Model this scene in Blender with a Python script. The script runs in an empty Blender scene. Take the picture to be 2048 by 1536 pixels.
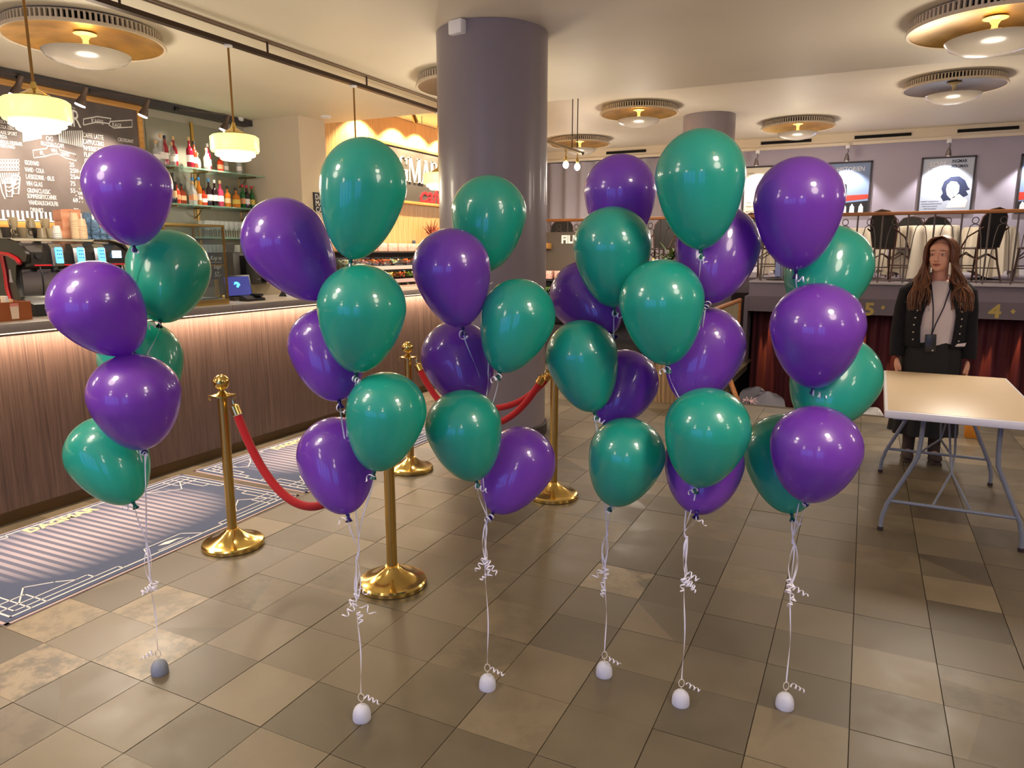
import bpy, bmesh, math, random
from mathutils import Vector as V, Matrix as M
random.seed(7)
SC = bpy.context.scene
COL = SC.collection
R = math.radians
PI = math.pi
# ---------------------------------------------------------------- camera
PITCH, YAW, EYE, FPX = R(10.535), R(26.13), 1.6, 1425.0
cam_d = bpy.data.cameras.new('camera'); cam = bpy.data.objects.new('camera', cam_d); COL.objects.link(cam)
cam_d.sensor_width = 36.0; cam_d.lens = FPX / 2048 * 36.0; cam_d.clip_end = 100
cam.location = (0, 0, EYE); cam.rotation_euler = (R(90) - PITCH, 0, YAW)
SC.camera = cam
SC.view_settings.view_transform = 'Standard'; SC.view_settings.look = 'None'
SC.view_settings.gamma = 1.0; SC.view_settings.use_curve_mapping = False
SC.view_settings.exposure = 1.15
CF = V((-math.sin(YAW) * math.cos(PITCH), math.cos(YAW) * math.cos(PITCH), -math.sin(PITCH)))
CR = V((math.cos(YAW), math.sin(YAW), 0)); CU = CR.cross(CF); CO = V((0, 0, EYE))
def ray(px, py): return CF + CR * ((px - 1024) / FPX) - CU * ((py - 768) / FPX)
def on_z(px, py, z=0.0): d = ray(px, py); return CO + d * ((z - EYE) / d.z)
def on_x(px, py, x): d = ray(px, py); return CO + d * (x / d.x)
def on_y(px, py, y): d = ray(px, py); return CO + d * (y / d.y)
# ---------------------------------------------------------------- world
w = bpy.data.worlds.new('world'); SC.world = w; w.use_nodes = True
w.node_tree.nodes['Background'].inputs[0].default_value = (0.9, 0.85, 0.8, 1)
w.node_tree.nodes['Background'].inputs[1].default_value = 0.25
# ---------------------------------------------------------------- lights of the room and added fills
WARM = (1.0, 0.87, 0.72)
def spot(p, aim, power, ang=2.6, blend=0.6, size=0.25, color=WARM, name='lamp_light'):
    l = bpy.data.lights.new(name, 'SPOT'); l.energy = power; l.spot_size = ang; l.spot_blend = blend
    l.shadow_soft_size = size; l.color = color
    o = bpy.data.objects.new(name, l); COL.objects.link(o); o.location = p
    o.rotation_euler = (V(aim) - V(p)).to_track_quat('-Z', 'Y').to_euler(); return o
def point(p, power, size=0.1, color=WARM, name='lamp_light'):
    l = bpy.data.lights.new(name, 'POINT'); l.energy = power; l.shadow_soft_size = size; l.color = color
    o = bpy.data.objects.new(name, l); COL.objects.link(o); o.location = p; return o
def area(p, aim, power, sx, sy, color=WARM, name='lamp_light', up='Y'):
    l = bpy.data.lights.new(name, 'AREA'); l.energy = power; l.shape = 'RECTANGLE'; l.size = sx; l.size_y = sy; l.color = color
    o = bpy.data.objects.new(name, l); COL.objects.link(o); o.location = p
    o.rotation_euler = (V(aim) - V(p)).to_track_quat('-Z', up).to_euler(); return o
HC, HC2 = 3.36, 3.75           # near and far ceiling heights
# round ceiling lamps: (x, y, ceiling z, lit gold dish); the last ones hang behind the photographer
UFO = [(-5.78, 4.0, HC, 1), (0.72, 6.75, HC, 1), (-3.78, 6.80, HC, 0), (0.82, 11.1, HC2, 0), (-3.28, 11.05, HC2, 1),
       (-1.22, 13.4, HC2, 1), (-5.2, 13.6, HC2, 1), (3.9, 9.6, HC2, 1), (0.9, 1.2, HC, 1), (-2.5, 0.3, HC, 1),
       (-2.5, -2.8, HC, 1), (0.9, -2.8, HC, 1), (-5.6, 0.2, HC, 1), (3.8, 4.0, HC, 1), (3.8, 0.4, HC, 1)]
for (x, y, z, lit) in UFO:
    spot((x, y, z - 0.42), (x, y, 0), 62 if z == HC else 48, ang=2.75, blend=0.8, size=0.22)
    point((x, y, z - 1.0), 17, size=0.25)  # added fill floating below the lamp, brightens the ceiling
    if lit: point((x, y, z - 0.20), 3.2, size=0.05, color=(1, 0.78, 0.42))
# added downlights without fixtures, to brighten the floor near the bar
for (x, y) in [(-3.4, 1.2), (-3.4, 3.2), (-3.5, 5.6)]:
    spot((x, y, HC - 0.02), (x - 0.1, y, 0), 26, ang=1.7, blend=0.9, size=0.06)
# ---------------------------------------------------------------- materials
def s2l(c): return c / 12.92 if c <= 0.04045 else ((c + 0.055) / 1.055) ** 2.4
def rgb(r, g, b): return (s2l(r / 255), s2l(g / 255), s2l(b / 255), 1)
MATS = {}
def mat(name, col=(200, 200, 200), rough=0.5, metal=0.0, emit=0, ecol=None, trans=0, coat=0, spec=0.5, sheen=0, noise=0, nscale=8, bump=0, bscale=60, sss=0, alpha=1):
    if name in MATS: return MATS[name]
    m = bpy.data.materials.new(name); m.use_nodes = True; nt = m.node_tree; b = nt.nodes['Principled BSDF']
    c = rgb(*col); b.inputs['Base Color'].default_value = c
    b.inputs['Roughness'].default_value = rough; b.inputs['Metallic'].default_value = metal
    b.inputs['Specular IOR Level'].default_value = spec
    if emit:
        b.inputs['Emission Color'].default_value = rgb(*(ecol or col)); b.inputs['Emission Strength'].default_value = emit
    if trans: b.inputs['Transmission Weight'].default_value = trans; b.inputs['IOR'].default_value = 1.45
    if coat: b.inputs['Coat Weight'].default_value = coat; b.inputs['Coat Roughness'].default_value = 0.06
    if sheen: b.inputs['Sheen Weight'].default_value = sheen
    if sss: b.inputs['Subsurface Weight'].default_value = sss; b.inputs['Subsurface Radius'].default_value = (0.02, 0.01, 0.006)
    if alpha < 1: b.inputs['Alpha'].default_value = alpha
    tc = nt.nodes.new('ShaderNodeTexCoord')
    if noise:
        n = nt.nodes.new('ShaderNodeTexNoise'); n.inputs['Scale'].default_value = nscale; n.inputs['Detail'].default_value = 5
        nt.links.new(tc.outputs['Object'], n.inputs['Vector'])
        r = nt.nodes.new('ShaderNodeValToRGB'); r.color_ramp.elements[0].position = 0.3; r.color_ramp.elements[1].position = 0.7
        r.color_ramp.elements[0].color = tuple(min(1, x * (1 - noise)) for x in c[:3]) + (1,)
        r.color_ramp.elements[1].color = tuple(min(1, x * (1 + noise)) for x in c[:3]) + (1,)
        nt.links.new(n.outputs['Fac'], r.inputs['Fac']); nt.links.new(r.outputs['Color'], b.inputs['Base Color'])
    if bump:
        n = nt.nodes.new('ShaderNodeTexNoise'); n.inputs['Scale'].default_value = bscale; n.inputs['Detail'].default_value = 4
        nt.links.new(tc.outputs['Object'], n.inputs['Vector'])
        bp = nt.nodes.new('ShaderNodeBump'); bp.inputs['Strength'].default_value = bump; bp.inputs['Distance'].default_value = 0.01
        nt.links.new(n.outputs['Fac'], bp.inputs['Height']); nt.links.new(bp.outputs['Normal'], b.inputs['Normal'])
    MATS[name] = m; return m
def wood(name, dark, light, scale=(60, 60, 2.0), rough=0.45, bump=0.15, lo=0.35, hi=0.68, detail=6, dist=0.6):
    m = mat(name, light, rough); nt = m.node_tree; b = nt.nodes['Principled BSDF']
    tc = nt.nodes.new('ShaderNodeTexCoord'); mp = nt.nodes.new('ShaderNodeMapping'); mp.inputs['Scale'].default_value = scale
    n = nt.nodes.new('ShaderNodeTexNoise'); n.inputs['Scale'].default_value = 1.0; n.inputs['Detail'].default_value = detail; n.inputs['Distortion'].default_value = dist
    nt.links.new(tc.outputs['Object'], mp.inputs['Vector']); nt.links.new(mp.outputs['Vector'], n.inputs['Vector'])
    r = nt.nodes.new('ShaderNodeValToRGB'); r.color_ramp.elements[0].position = lo; r.color_ramp.elements[1].position = hi
    r.color_ramp.elements[0].color = rgb(*dark); r.color_ramp.elements[1].color = rgb(*light)
    nt.links.new(n.outputs['Fac'], r.inputs['Fac']); nt.links.new(r.outputs['Color'], b.inputs['Base Color'])
    bp = nt.nodes.new('ShaderNodeBump'); bp.inputs['Strength'].default_value = bump; bp.inputs['Distance'].default_value = 0.004
    nt.links.new(n.outputs['Fac'], bp.inputs['Height']); nt.links.new(bp.outputs['Normal'], b.inputs['Normal'])
    return m
# ---------------------------------------------------------------- mesh builder
class MB:
    def __init__(s): s.v = []; s.f = []; s.m = []; s.T = M.Identity(4)
    def add(s, vs, fs, mi=0):
        o = len(s.v); s.v += [tuple(s.T @ V(p)) for p in vs]; s.f += [tuple(i + o for i in f) for f in fs]; s.m += [mi] * len(fs); return s
    def box(s, c, d, mi=0, T=None, bev=0):
        x, y, z = d[0] / 2, d[1] / 2, d[2] / 2
        if bev:
            b = min(bev, x * .9, y * .9, z * .9); vs = []; 
            bm = bmesh.new(); bmesh.ops.create_cube(bm, size=1); bmesh.ops.scale(bm, vec=d, verts=bm.verts)
            bmesh.ops.bevel(bm, geom=bm.edges[:], offset=b, segments=2, affect='EDGES', profile=0.5)
            bm.verts.index_update(); vs = [v.co.copy() for v in bm.verts]; fs = [[v.index for v in f.verts] for f in bm.faces]; bm.free()
        else:
            vs = [V((a, b_, c_)) for a in (-x, x) for b_ in (-y, y) for c_ in (-z, z)]
            fs = [(0, 1, 3, 2), (4, 6, 7, 5), (0, 4, 5, 1), (2, 3, 7, 6), (0, 2, 6, 4), (1, 5, 7, 3)]
        if T is not None: vs = [T @ v for v in vs]
        return s.add([v + V(c) for v in vs], fs, mi)
    def tube(s, pts, r, n=8, mi=0, cap=True, closed=False):
        pts = [V(p) for p in pts]; k = len(pts); rs = r if isinstance(r, (list, tuple)) else [r] * k
        vs = []; fs = []; up = None
        for i, p in enumerate(pts):
            if closed: t = pts[(i + 1) % k] - pts[i - 1]
            else: t = pts[min(i + 1, k - 1)] - pts[max(i - 1, 0)]
            if t.length < 1e-9: t = V((0, 0, 1))
            t.normalize()
            if up is None: up = V((0, 0, 1)) if abs(t.z) < 0.9 else V((1, 0, 0))
            a = t.cross(up)
            if a.length < 1e-6: a = t.orthogonal()
            a.normalize(); b = t.cross(a).normalized(); up = b.cross(t) if False else -b if False else up
            up = a.cross(t)
            for j in range(n):
                an = 2 * PI * j / n; vs.append(p + (a * math.cos(an) + b * math.sin(an)) * rs[i])
        for i in range(k if closed else k - 1):
            for j in range(n):
                i2 = (i + 1) % k; fs.append((i * n + j, i * n + (j + 1) % n, i2 * n + (j + 1) % n, i2 * n + j))
        if cap and not closed: fs += [tuple(range(n))[::-1], tuple((k - 1) * n + j for j in range(n))]
        return s.add(vs, fs, mi)
    def lathe(s, prof, n=24, mi=0, c=(0, 0, 0), T=None, caps=True, sx=1, sy=1):
        c = V(c); vs = []; fs = []
        for (r, z) in prof:
            for j in range(n):
                a = 2 * PI * j / n; p = V((r * math.cos(a) * sx, r * math.sin(a) * sy, z)); vs.append((T @ p if T is not None else p) + c)
        for i in range(len(prof) - 1):
            for j in range(n): fs.append((i * n + j, i * n + (j + 1) % n, (i + 1) * n + (j + 1) % n, (i + 1) * n + j))
        if caps:
            if prof[0][0] > 1e-5: fs.append(tuple(range(n))[::-1])
            if prof[-1][0] > 1e-5: fs.append(tuple((len(prof) - 1) * n + j for j in range(n)))
        return s.add(vs, fs, mi)
    def ball(s, c, r, n=12, mi=0, T=None):
        rr = r if isinstance(r, (tuple, list)) else (r, r, r)
        vs = []; h = n // 2
        prof = [(math.sin(PI * i / h), -math.cos(PI * i / h)) for i in range(h + 1)]
        for (q, z) in prof:
            for j in range(n):
                a = 2 * PI * j / n; p = V((q * math.cos(a) * rr[0], q * math.sin(a) * rr[1], z * rr[2])); vs.append((T @ p if T is not None else p) + V(c))
        fs = [(i * n + j, i * n + (j + 1) % n, (i + 1) * n + (j + 1) % n, (i + 1) * n + j) for i in range(h) for j in range(n)]
        return s.add(vs, fs, mi)
    def prism(s, poly, h, mi=0, T=None):     # polygon in xy, thickness h along z
        n = len(poly); vs = [V((x, y, 0)) for x, y in poly] + [V((x, y, h)) for x, y in poly]
        if T is not None: vs = [T @ v for v in vs]
        return s.add(vs, [tuple(range(n))[::-1], tuple(range(n, 2 * n))] + [(i, (i + 1) % n, n + (i + 1) % n, n + i) for i in range(n)], mi)
    def loft(s, rings, mi=0, closed=True, cap=False):
        n = len(rings[0]); vs = [p for r_ in rings for p in r_]; fs = []
        for i in range(len(rings) - 1):
            for j in range(n if closed else n - 1):
                fs.append((i * n + j, i * n + (j + 1) % n, (i + 1) * n + (j + 1) % n, (i + 1) * n + j))
        if cap: fs += [tuple(range(n))[::-1], tuple((len(rings) - 1) * n + j for j in range(n))]
        return s.add(vs, fs, mi)
    def text(s, body, size, T, mi=0, sx=1.0, ext=0.001, shear=0.0, off=0.0, align='LEFT', space=1.0):
        c = bpy.data.curves.new('lettering', 'FONT'); c.body = body; c.size = size; c.extrude = ext; c.shear = shear; c.offset = off
        c.align_x = align; c.resolution_u = 2; c.space_character = space
        o = bpy.data.objects.new('lettering', c); me = o.to_mesh()
        S = M.Diagonal((sx, 1, 1, 1))
        s.add([T @ (S @ v.co) for v in me.vertices], [tuple(p.vertices) for p in me.polygons], mi)
        o.to_mesh_clear(); bpy.data.objects.remove(o); bpy.data.curves.remove(c); return s
    def mesh(s, name, mats, smooth=None):
        me = bpy.data.meshes.new(name); me.from_pydata(s.v, [], s.f)
        for m in (mats if isinstance(mats, (list, tuple)) else [mats]): me.materials.append(m)
        if any(s.m): me.polygons.foreach_set('material_index', s.m)
        bm = bmesh.new(); bm.from_mesh(me); bmesh.ops.remove_doubles(bm, verts=bm.verts, dist=1e-6); bmesh.ops.recalc_face_normals(bm, faces=bm.faces); bm.to_mesh(me); bm.free()
        if smooth is not None:
            me.polygons.foreach_set('use_smooth', [True] * len(me.polygons)); me.set_sharp_from_angle(angle=R(smooth))
        me.update(); return me
    def build(s, name, mats, parent=None, smooth=35):
        o = bpy.data.objects.new(name, s.mesh(name, mats, smooth)); COL.objects.link(o)
        if parent is not None: o.parent = parent
        return o
def frame(o, ex, ey, ez=None):      # matrix whose local axes are ex, ey, ez at origin o
    ex = V(ex).normalized(); ey = V(ey).normalized(); ez = V(ez) if ez else ex.cross(ey)
    return M(((ex.x, ey.x, ez.x, o[0]), (ex.y, ey.y, ez.y, o[1]), (ex.z, ey.z, ez.z, o[2]), (0, 0, 0, 1)))
def TX(o): return frame(o, (0, 1, 0), (0, 0, 1))        # writing on a wall that faces +x
def TY(o): return frame(o, (1, 0, 0), (0, 0, 1))        # writing on a wall that faces -y
def TZ(o): return frame(o, (0, 1, 0), (-1, 0, 0))       # writing on the floor
def tag(o, label=None, cat=None, group=None, kind=None):
    if label: o['label'] = label
    if cat: o['category'] = cat
    if group: o['group'] = group
    if kind: o['kind'] = kind
    return o
def thing(name, label, cat, loc=(0, 0, 0), rz=0, group=None):
    o = bpy.data.objects.new(name, None); COL.objects.link(o); o.location = loc; o.rotation_euler = (0, 0, rz); o.empty_display_size = 0.1
    return tag(o, label, cat, group)
def struct(name, mb, m, parent=None, smooth=35):
    o = mb.build(name, m, parent, smooth); o['kind'] = 'structure'; return o
def dup(root, loc, rz=None, label=None, group=None):
    def cp(o, par):
        c = o.copy(); COL.objects.link(c)
        if par is not None: c.parent = par
        for ch in o.children: cp(ch, c)
        return c
    r = cp(root, None); r.location = loc
    if rz is not None: r.rotation_euler = (0, 0, rz)
    if label: r['label'] = label
    if group: r['group'] = group
    return r
BRASS = mat('brass', (222, 190, 112), 0.16, 1.0)
CHROME = mat('chrome', (205, 205, 208), 0.12, 1.0)
STEEL = mat('brushed steel', (150, 152, 156), 0.35, 1.0)
BLACK = mat('black plastic', (18, 18, 20), 0.35)
WHITE = mat('white paint', (232, 230, 226), 0.45)
CHALK = mat('chalk white', (238, 236, 230), 0.9)
def glass_mat(name, tint=(235, 245, 242), a=0.18, rough=0.03):
    m = bpy.data.materials.new(name); m.use_nodes = True; nt = m.node_tree; nt.nodes.clear()
    out = nt.nodes.new('ShaderNodeOutputMaterial'); t = nt.nodes.new('ShaderNodeBsdfTransparent'); t.inputs[0].default_value = rgb(*tint)
    g = nt.nodes.new('ShaderNodeBsdfGlossy'); g.inputs['Roughness'].default_value = rough
    lw = nt.nodes.new('ShaderNodeLayerWeight'); lw.inputs['Blend'].default_value = 0.35
    mx = nt.nodes.new('ShaderNodeMixShader'); ma = nt.nodes.new('ShaderNodeMath'); ma.operation = 'MULTIPLY_ADD'; ma.inputs[1].default_value = 0.35; ma.inputs[2].default_value = a * 0.3
    nt.links.new(lw.outputs['Fresnel'], ma.inputs[0]); nt.links.new(ma.outputs[0], mx.inputs[0])
    nt.links.new(t.outputs[0], mx.inputs[1]); nt.links.new(g.outputs[0], mx.inputs[2]); nt.links.new(mx.outputs[0], out.inputs[0])
    MATS[name] = m; return m
GLASS2 = mat('thick drinking glass', (226, 232, 230), .06, coat=.8, alpha=.30); GLASS = glass_mat('clear glass'); GREENGLASS = glass_mat('shelf glass', (190, 225, 208), 0.5)
# ================================================================ THE SETTING
TX0, TXS, TY0, TYS = 0.075, 0.3015, 1.58, 0.292
X_L, X_R, Y_B, Y_W = -7.85, 5.6, -4.6, 15.2     # walls
EDGE = 7.82                                      # where the floor drops to the lower lounge
def tile_material():
    m = bpy.data.materials.new('stone tile'); m.use_nodes = True; nt = m.node_tree; b = nt.nodes['Principled BSDF']; L = nt.links.new
    geo = nt.nodes.new('ShaderNodeNewGeometry'); 
    sub = nt.nodes.new('ShaderNodeVectorMath'); sub.operation = 'SUBTRACT'; sub.inputs[1].default_value = (TX0, TY0, 0)
    div = nt.nodes.new('ShaderNodeVectorMath'); div.operation = 'DIVIDE'; div.inputs[1].default_value = (TXS, TYS, 1)
    fl = nt.nodes.new('ShaderNodeVectorMath'); fl.operation = 'FLOOR'
    mz = nt.nodes.new('ShaderNodeVectorMath'); mz.operation = 'MULTIPLY'; mz.inputs[1].default_value = (1, 1, 0)
    wn = nt.nodes.new('ShaderNodeTexWhiteNoise'); wn.noise_dimensions = '3D'
    L(geo.outputs['Position'], sub.inputs[0]); L(sub.outputs[0], div.inputs[0]); L(div.outputs[0], fl.inputs[0]); L(fl.outputs[0], mz.inputs[0]); L(mz.outputs[0], wn.inputs['Vector'])
    r = nt.nodes.new('ShaderNodeValToRGB'); e = r.color_ramp.elements; r.color_ramp.interpolation = 'LINEAR'
    e[0].position = 0; e[0].color = rgb(82, 73, 58); e[1].position = 1; e[1].color = rgb(120, 106, 84)
    for p, c in ((0.25, (90, 80, 63)), (0.5, (97, 86, 68)), (0.8, (104, 92, 72))): q = e.new(p); q.color = rgb(*c)
    L(wn.outputs['Value'], r.inputs['Fac'])
    n1 = nt.nodes.new('ShaderNodeTexNoise'); n1.inputs['Scale'].default_value = 3.5; n1.inputs['Detail'].default_value = 8; n1.inputs['Roughness'].default_value = 0.62
    av = nt.nodes.new('ShaderNodeVectorMath'); av.operation = 'ADD'; sc = nt.nodes.new('ShaderNodeVectorMath'); sc.operation = 'SCALE'; sc.inputs['Scale'].default_value = 40
    L(wn.outputs['Color'], sc.inputs[0]); L(geo.outputs['Position'], av.inputs[0]); L(sc.outputs[0], av.inputs[1]); L(av.outputs[0], n1.inputs['Vector'])
    mr = nt.nodes.new('ShaderNodeMapRange'); mr.inputs[1].default_value = 0.25; mr.inputs[2].default_value = 0.75; mr.inputs[3].default_value = 0.80; mr.inputs[4].default_value = 1.18
    L(n1.outputs['Fac'], mr.inputs[0])
    mul = nt.nodes.new('ShaderNodeVectorMath'); mul.operation = 'SCALE'; L(r.outputs['Color'], mul.inputs[0]); L(mr.outputs[0], mul.inputs['Scale'])
    # a chalky worn skin on the tiles whose object colour asks for it
    oi = nt.nodes.new('ShaderNodeObjectInfo'); sep = nt.nodes.new('ShaderNodeSeparateColor'); L(oi.outputs['Color'], sep.inputs[0])
    n2 = nt.nodes.new('ShaderNodeTexNoise'); n2.inputs['Scale'].default_value = 9; n2.inputs['Detail'].default_value = 9; n2.inputs['Roughness'].default_value = 0.7
    L(geo.outputs['Position'], n2.inputs['Vector'])
    cr = nt.nodes.new('ShaderNodeValToRGB'); cr.color_ramp.elements[0].position = 0.42; cr.color_ramp.elements[1].position = 0.56; L(n2.outputs['Fac'], cr.inputs['Fac'])
    inv = nt.nodes.new('ShaderNodeMath'); inv.operation = 'SUBTRACT'; inv.inputs[0].default_value = 1.0; L(sep.outputs[0], inv.inputs[1])
    ml = nt.nodes.new('ShaderNodeMath'); ml.operation = 'MULTIPLY'; L(inv.outputs[0], ml.inputs[0]); L(cr.outputs['Color'], ml.inputs[1])
    mx = nt.nodes.new('ShaderNodeMix'); mx.data_type = 'RGBA'; L(ml.outputs[0], mx.inputs[0]); L(mul.outputs[0], mx.inputs[6]); mx.inputs[7].default_value = rgb(136, 120, 94)
    L(mx.outputs[2], b.inputs['Base Color'])
    rr = nt.nodes.new('ShaderNodeMapRange'); rr.inputs[1].default_value = 0.3; rr.inputs[2].default_value = 0.7; rr.inputs[3].default_value = 0.30; rr.inputs[4].default_value = 0.48
    L(n1.outputs['Fac'], rr.inputs[0]); L(rr.outputs[0], b.inputs['Roughness'])
    bp = nt.nodes.new('ShaderNodeBump'); bp.inputs['Strength'].default_value = 0.25; bp.inputs['Distance'].default_value = 0.003; L(n1.outputs['Fac'], bp.inputs['Height']); L(bp.outputs['Normal'], b.inputs['Normal'])
    return m
TILE = tile_material()
GROUT = mat('dark joint', (70, 60, 48), 0.9)
fb = MB()
fb.box(((X_L + X_R) / 2, (Y_B + EDGE) / 2, -0.0850), (X_R - X_L, EDGE - Y_B, 0.16))
fb.box(((X_L - 1.5) / 2, (EDGE + Y_W) / 2, -0.0850), (-1.5 - X_L, Y_W - EDGE, 0.16))
floor = struct('floor', fb, GROUT)
tiles = []
for i in range(-27, 19):
    for j in range(-21, 47):
        x0, y0 = TX0 + i * TXS, TY0 + j * TYS; x1, y1 = x0 + TXS, y0 + TYS
        if x0 < X_L or x1 > X_R or y0 < Y_B: continue
        if y1 > EDGE + 0.06 and (x0 > -1.6 or y1 > Y_W): continue
        c = V(((x0 + x1) / 2, (y0 + y1) / 2, 0)); v = c - CO; dz = v.dot(CF)
        vis = False
        if dz > 0.5:
            px, py = 1024 + FPX * v.dot(CR) / dz, 768 - FPX * v.dot(CU) / dz
            hid = (c.x < -4.45) or (c.y > 7.9 and c.x < -4.0)
            vis = -120 < px < 2170 and py < 1700 and not hid
        tiles.append((v.length if vis else 100 + v.length, i, j, c))
tiles.sort(key=lambda t: t[0])
tm = MB().box((0, 0, -0.004), (TXS - 0.0035, TYS - 0.0018, 0.010)).mesh('tile', TILE, 30)
CHALKY = {(-9, 0), (-10, -1), (-11, 0), (-10, 1), (-4, 5)}
rest = MB()
for k, (d, i, j, c) in enumerate(tiles):
    dz = random.uniform(-0.0012, 0.0008)
    if k < 300:
        o = bpy.data.objects.new('tile', tm); COL.objects.link(o); o.parent = floor; o.location = (c.x, c.y, dz - 0.0005)
        o.rotation_euler = (random.uniform(-.0015, .0015), random.uniform(-.0015, .0015), 0)
        o.color = (0.1, 1, 1, 1) if (i, j) in CHALKY else (random.choice([1, 1, 1, 1, 0.8]), 1, 1, 1)
    else: rest.box((c.x, c.y, dz - 0.0045), (TXS - 0.0035, TYS - 0.0018, 0.010))
o = rest.build('tile_field', TILE, floor, 30); o['kind'] = 'stuff'
# lower lounge floor and its side wall
LOWER = -1.0
PLUM = mat('grey plum paint', (124, 112, 122), 0.7, noise=0.04, nscale=2)
PLUMD = mat('dark plum paint', (104, 93, 100), 0.65)
lf = MB(); lf.box(((X_R - 1.78) / 2, (EDGE + 11.6) / 2, LOWER - 0.05), (X_R + 1.78, 11.6 - EDGE, 0.1)); struct('floor_lower', lf, mat('lounge carpet', (70, 40, 42), 0.95, noise=0.2, nscale=40))
MB_ = MB(); MB_.box((-1.81, (EDGE + 11.7) / 2, (LOWER - 0.17) / 2), (0.06, 11.7 - EDGE, -LOWER - 0.17)); struct('wall_lounge_side', MB_, mat('beige wall', (214, 196, 166), 0.7))
MB_ = MB(); MB_.box(((X_R - 1.5) / 2, EDGE - 0.02, LOWER / 2 - 0.09), (X_R + 1.5, 0.05, -LOWER - 0.18)); struct('wall_lounge_front', MB_, PLUMD)
# ceilings
CEIL = mat('ceiling paint', (230, 220, 198), 0.55, noise=0.02, nscale=1.5)
STEP = 8.25
c = MB(); c.box(((X_L + X_R) / 2, (Y_B + STEP) / 2, HC + 0.25), (X_R - X_L + 0.2, STEP - Y_B, 0.5)); struct('ceiling', c, CEIL)
c = MB(); c.box(((X_L + X_R) / 2, (STEP + Y_W) / 2, HC2 + 0.06), (X_R - X_L + 0.2, Y_W - STEP + 0.2, 0.12)); struct('ceiling_far', c, CEIL)
# walls
WALLC = mat('cream wall', (214, 198, 172), 0.7)
def wallbox(name, a, b, m):
    mb = MB(); mb.box([(a[i] + b[i]) / 2 for i in range(3)], [abs(b[i] - a[i]) for i in range(3)]); return struct(name, mb, m)
wallbox('wall_left', (X_L - 0.1, Y_B, 0), (X_L, 8.15, HC), mat('bar wall grey', (170, 164, 144), 0.6))
wallbox('wall_bar_end', (X_L, 7.6, 0), (-6.86, 8.12, HC), WALLC)
WOODL = wood('light wood panel', (196, 150, 92), (232, 192, 136), scale=(26, 26, 1.1), rough=0.4, lo=0.3, hi=0.7)
wl = wallbox('wall_cafe', (X_L, 8.12, 0), (-7.08, Y_W, HC2), mat('panel backing', (120, 92, 58), 0.8))
pm = MB().box((0, 0, 0), (0.024, 0.146, 3.74)).mesh('panel', WOODL, 30)
for k in range(28):
    o = bpy.data.objects.new('panel', pm); COL.objects.link(o); o.parent = wl; o.location = (-7.068 + random.uniform(0, .002), 8.20 + k * 0.15, 1.872)
wallbox('wall_right', (X_R, Y_B, LOWER), (X_R + 0.1, Y_W, HC2), PLUM)
wallbox('wall_far', (X_L, Y_W, 0), (X_R, Y_W + 0.1, HC2), mat('lilac grey paint', (178, 170, 184), 0.7, noise=0.03, nscale=1.2))
wb = wallbox('wall_back', (X_L, Y_B - 0.1, 0), (X_R, Y_B, HC), PLUM)
# daylight shop windows in the wall behind the photographer
DAY = mat('daylight pane', (120, 165, 255), 0.2, emit=1.6, ecol=(80, 135, 255))
FRM = mat('window frame grey', (70, 66, 64), 0.4)
for k, (xa, xb) in enumerate([(-4.2, -3.2), (-3.05, -2.3), (-2.15, -1.4), (-1.25, -0.5), (0.6, 1.5), (1.65, 2.6)]):
    fr = MB()
    for (cx, cz, dx, dz_) in [((xa + xb) / 2, 2.28, xb - xa, 0.07), ((xa + xb) / 2, 0.04, xb - xa, 0.08), (xa, 1.14, 0.06, 2.3), (xb, 1.14, 0.06, 2.3)]:
        fr.box((cx, Y_B + 0.03, cz), (dx, 0.07, dz_))
    fo = struct('window_%d' % (k + 1), fr, FRM)
    p = MB(); p.box(((xa + xb) / 2, Y_B + 0.012, 1.15), (xb - xa - 0.08, 0.01, 2.16)); p.build('pane', DAY, fo)
# balcony over the lounge
BALZ, FY = 1.19, 10.8
b = MB(); b.box(((X_R - 1.49) / 2, (FY + Y_W) / 2, BALZ - 0.11), (X_R + 1.49, Y_W - FY, 0.22)); b.box(((X_R - 1.49) / 2, FY + 0.03, (0.755 + 0.97) / 2), (X_R + 1.49, 0.06, 0.216), 1)
b.box(((X_R - 1.49) / 2, FY - 0.015, BALZ - 0.012), (X_R + 1.49, 0.05, 0.026), 2)
balc = struct('floor_balcony', b, [PLUM, PLUMD, mat('pale floor nosing', (178, 170, 170), 0.5)])
b = MB(); b.box(((X_L - 1.49) / 2, (FY + 0.9 + Y_W) / 2, BALZ / 2), (-1.49 - X_L, Y_W - FY - 0.9, BALZ)); struct('floor_balcony_side', b, PLUMD)
wallbox('wall_lounge_back', (-1.85, FY + 0.75, LOWER), (X_R, FY + 0.8, 0.97), mat('dark wall', (30, 16, 18), 0.9))
wallbox('wall_lounge_corner', (-1.545, FY + 0.0, 0), (-1.492, FY + 0.8, 0.965), PLUMD)
# cornice with vent slots along the far wall
c = MB(); c.prism([(0, 0), (-0.16, 0), (-0.10, 0.20), (0, 0.20)], X_R + 7.0, T=frame((-7.0, Y_W, 3.55), (0, 1, 0), (0, 0, 1), (1, 0, 0)))
c.box((-0.7, Y_W - 0.17, 3.545), (X_R + 7.0 - 0.1, 0.05, 0.05))
tr = struct('trim_1', c, mat('cream cornice', (222, 208, 184), 0.5))
for (pa, pb) in [((1213, 309), (1292, 303)), ((1522, 290), (1623, 281)), ((1709, 276), (1823, 267)), ((1915, 262), (2038, 256))]:
    a, b2 = on_y(*pa, Y_W - 0.13), on_y(*pb, Y_W - 0.13); v = MB()
    v.box(((a.x + b2.x) / 2, Y_W - 0.135, 3.655), (abs(b2.x - a.x), 0.03, 0.05), T=M.Rotation(R(-16), 3, 'X')); v.build('vent_slot', mat('black void', (4, 4, 4), 0.9), tr)
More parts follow.
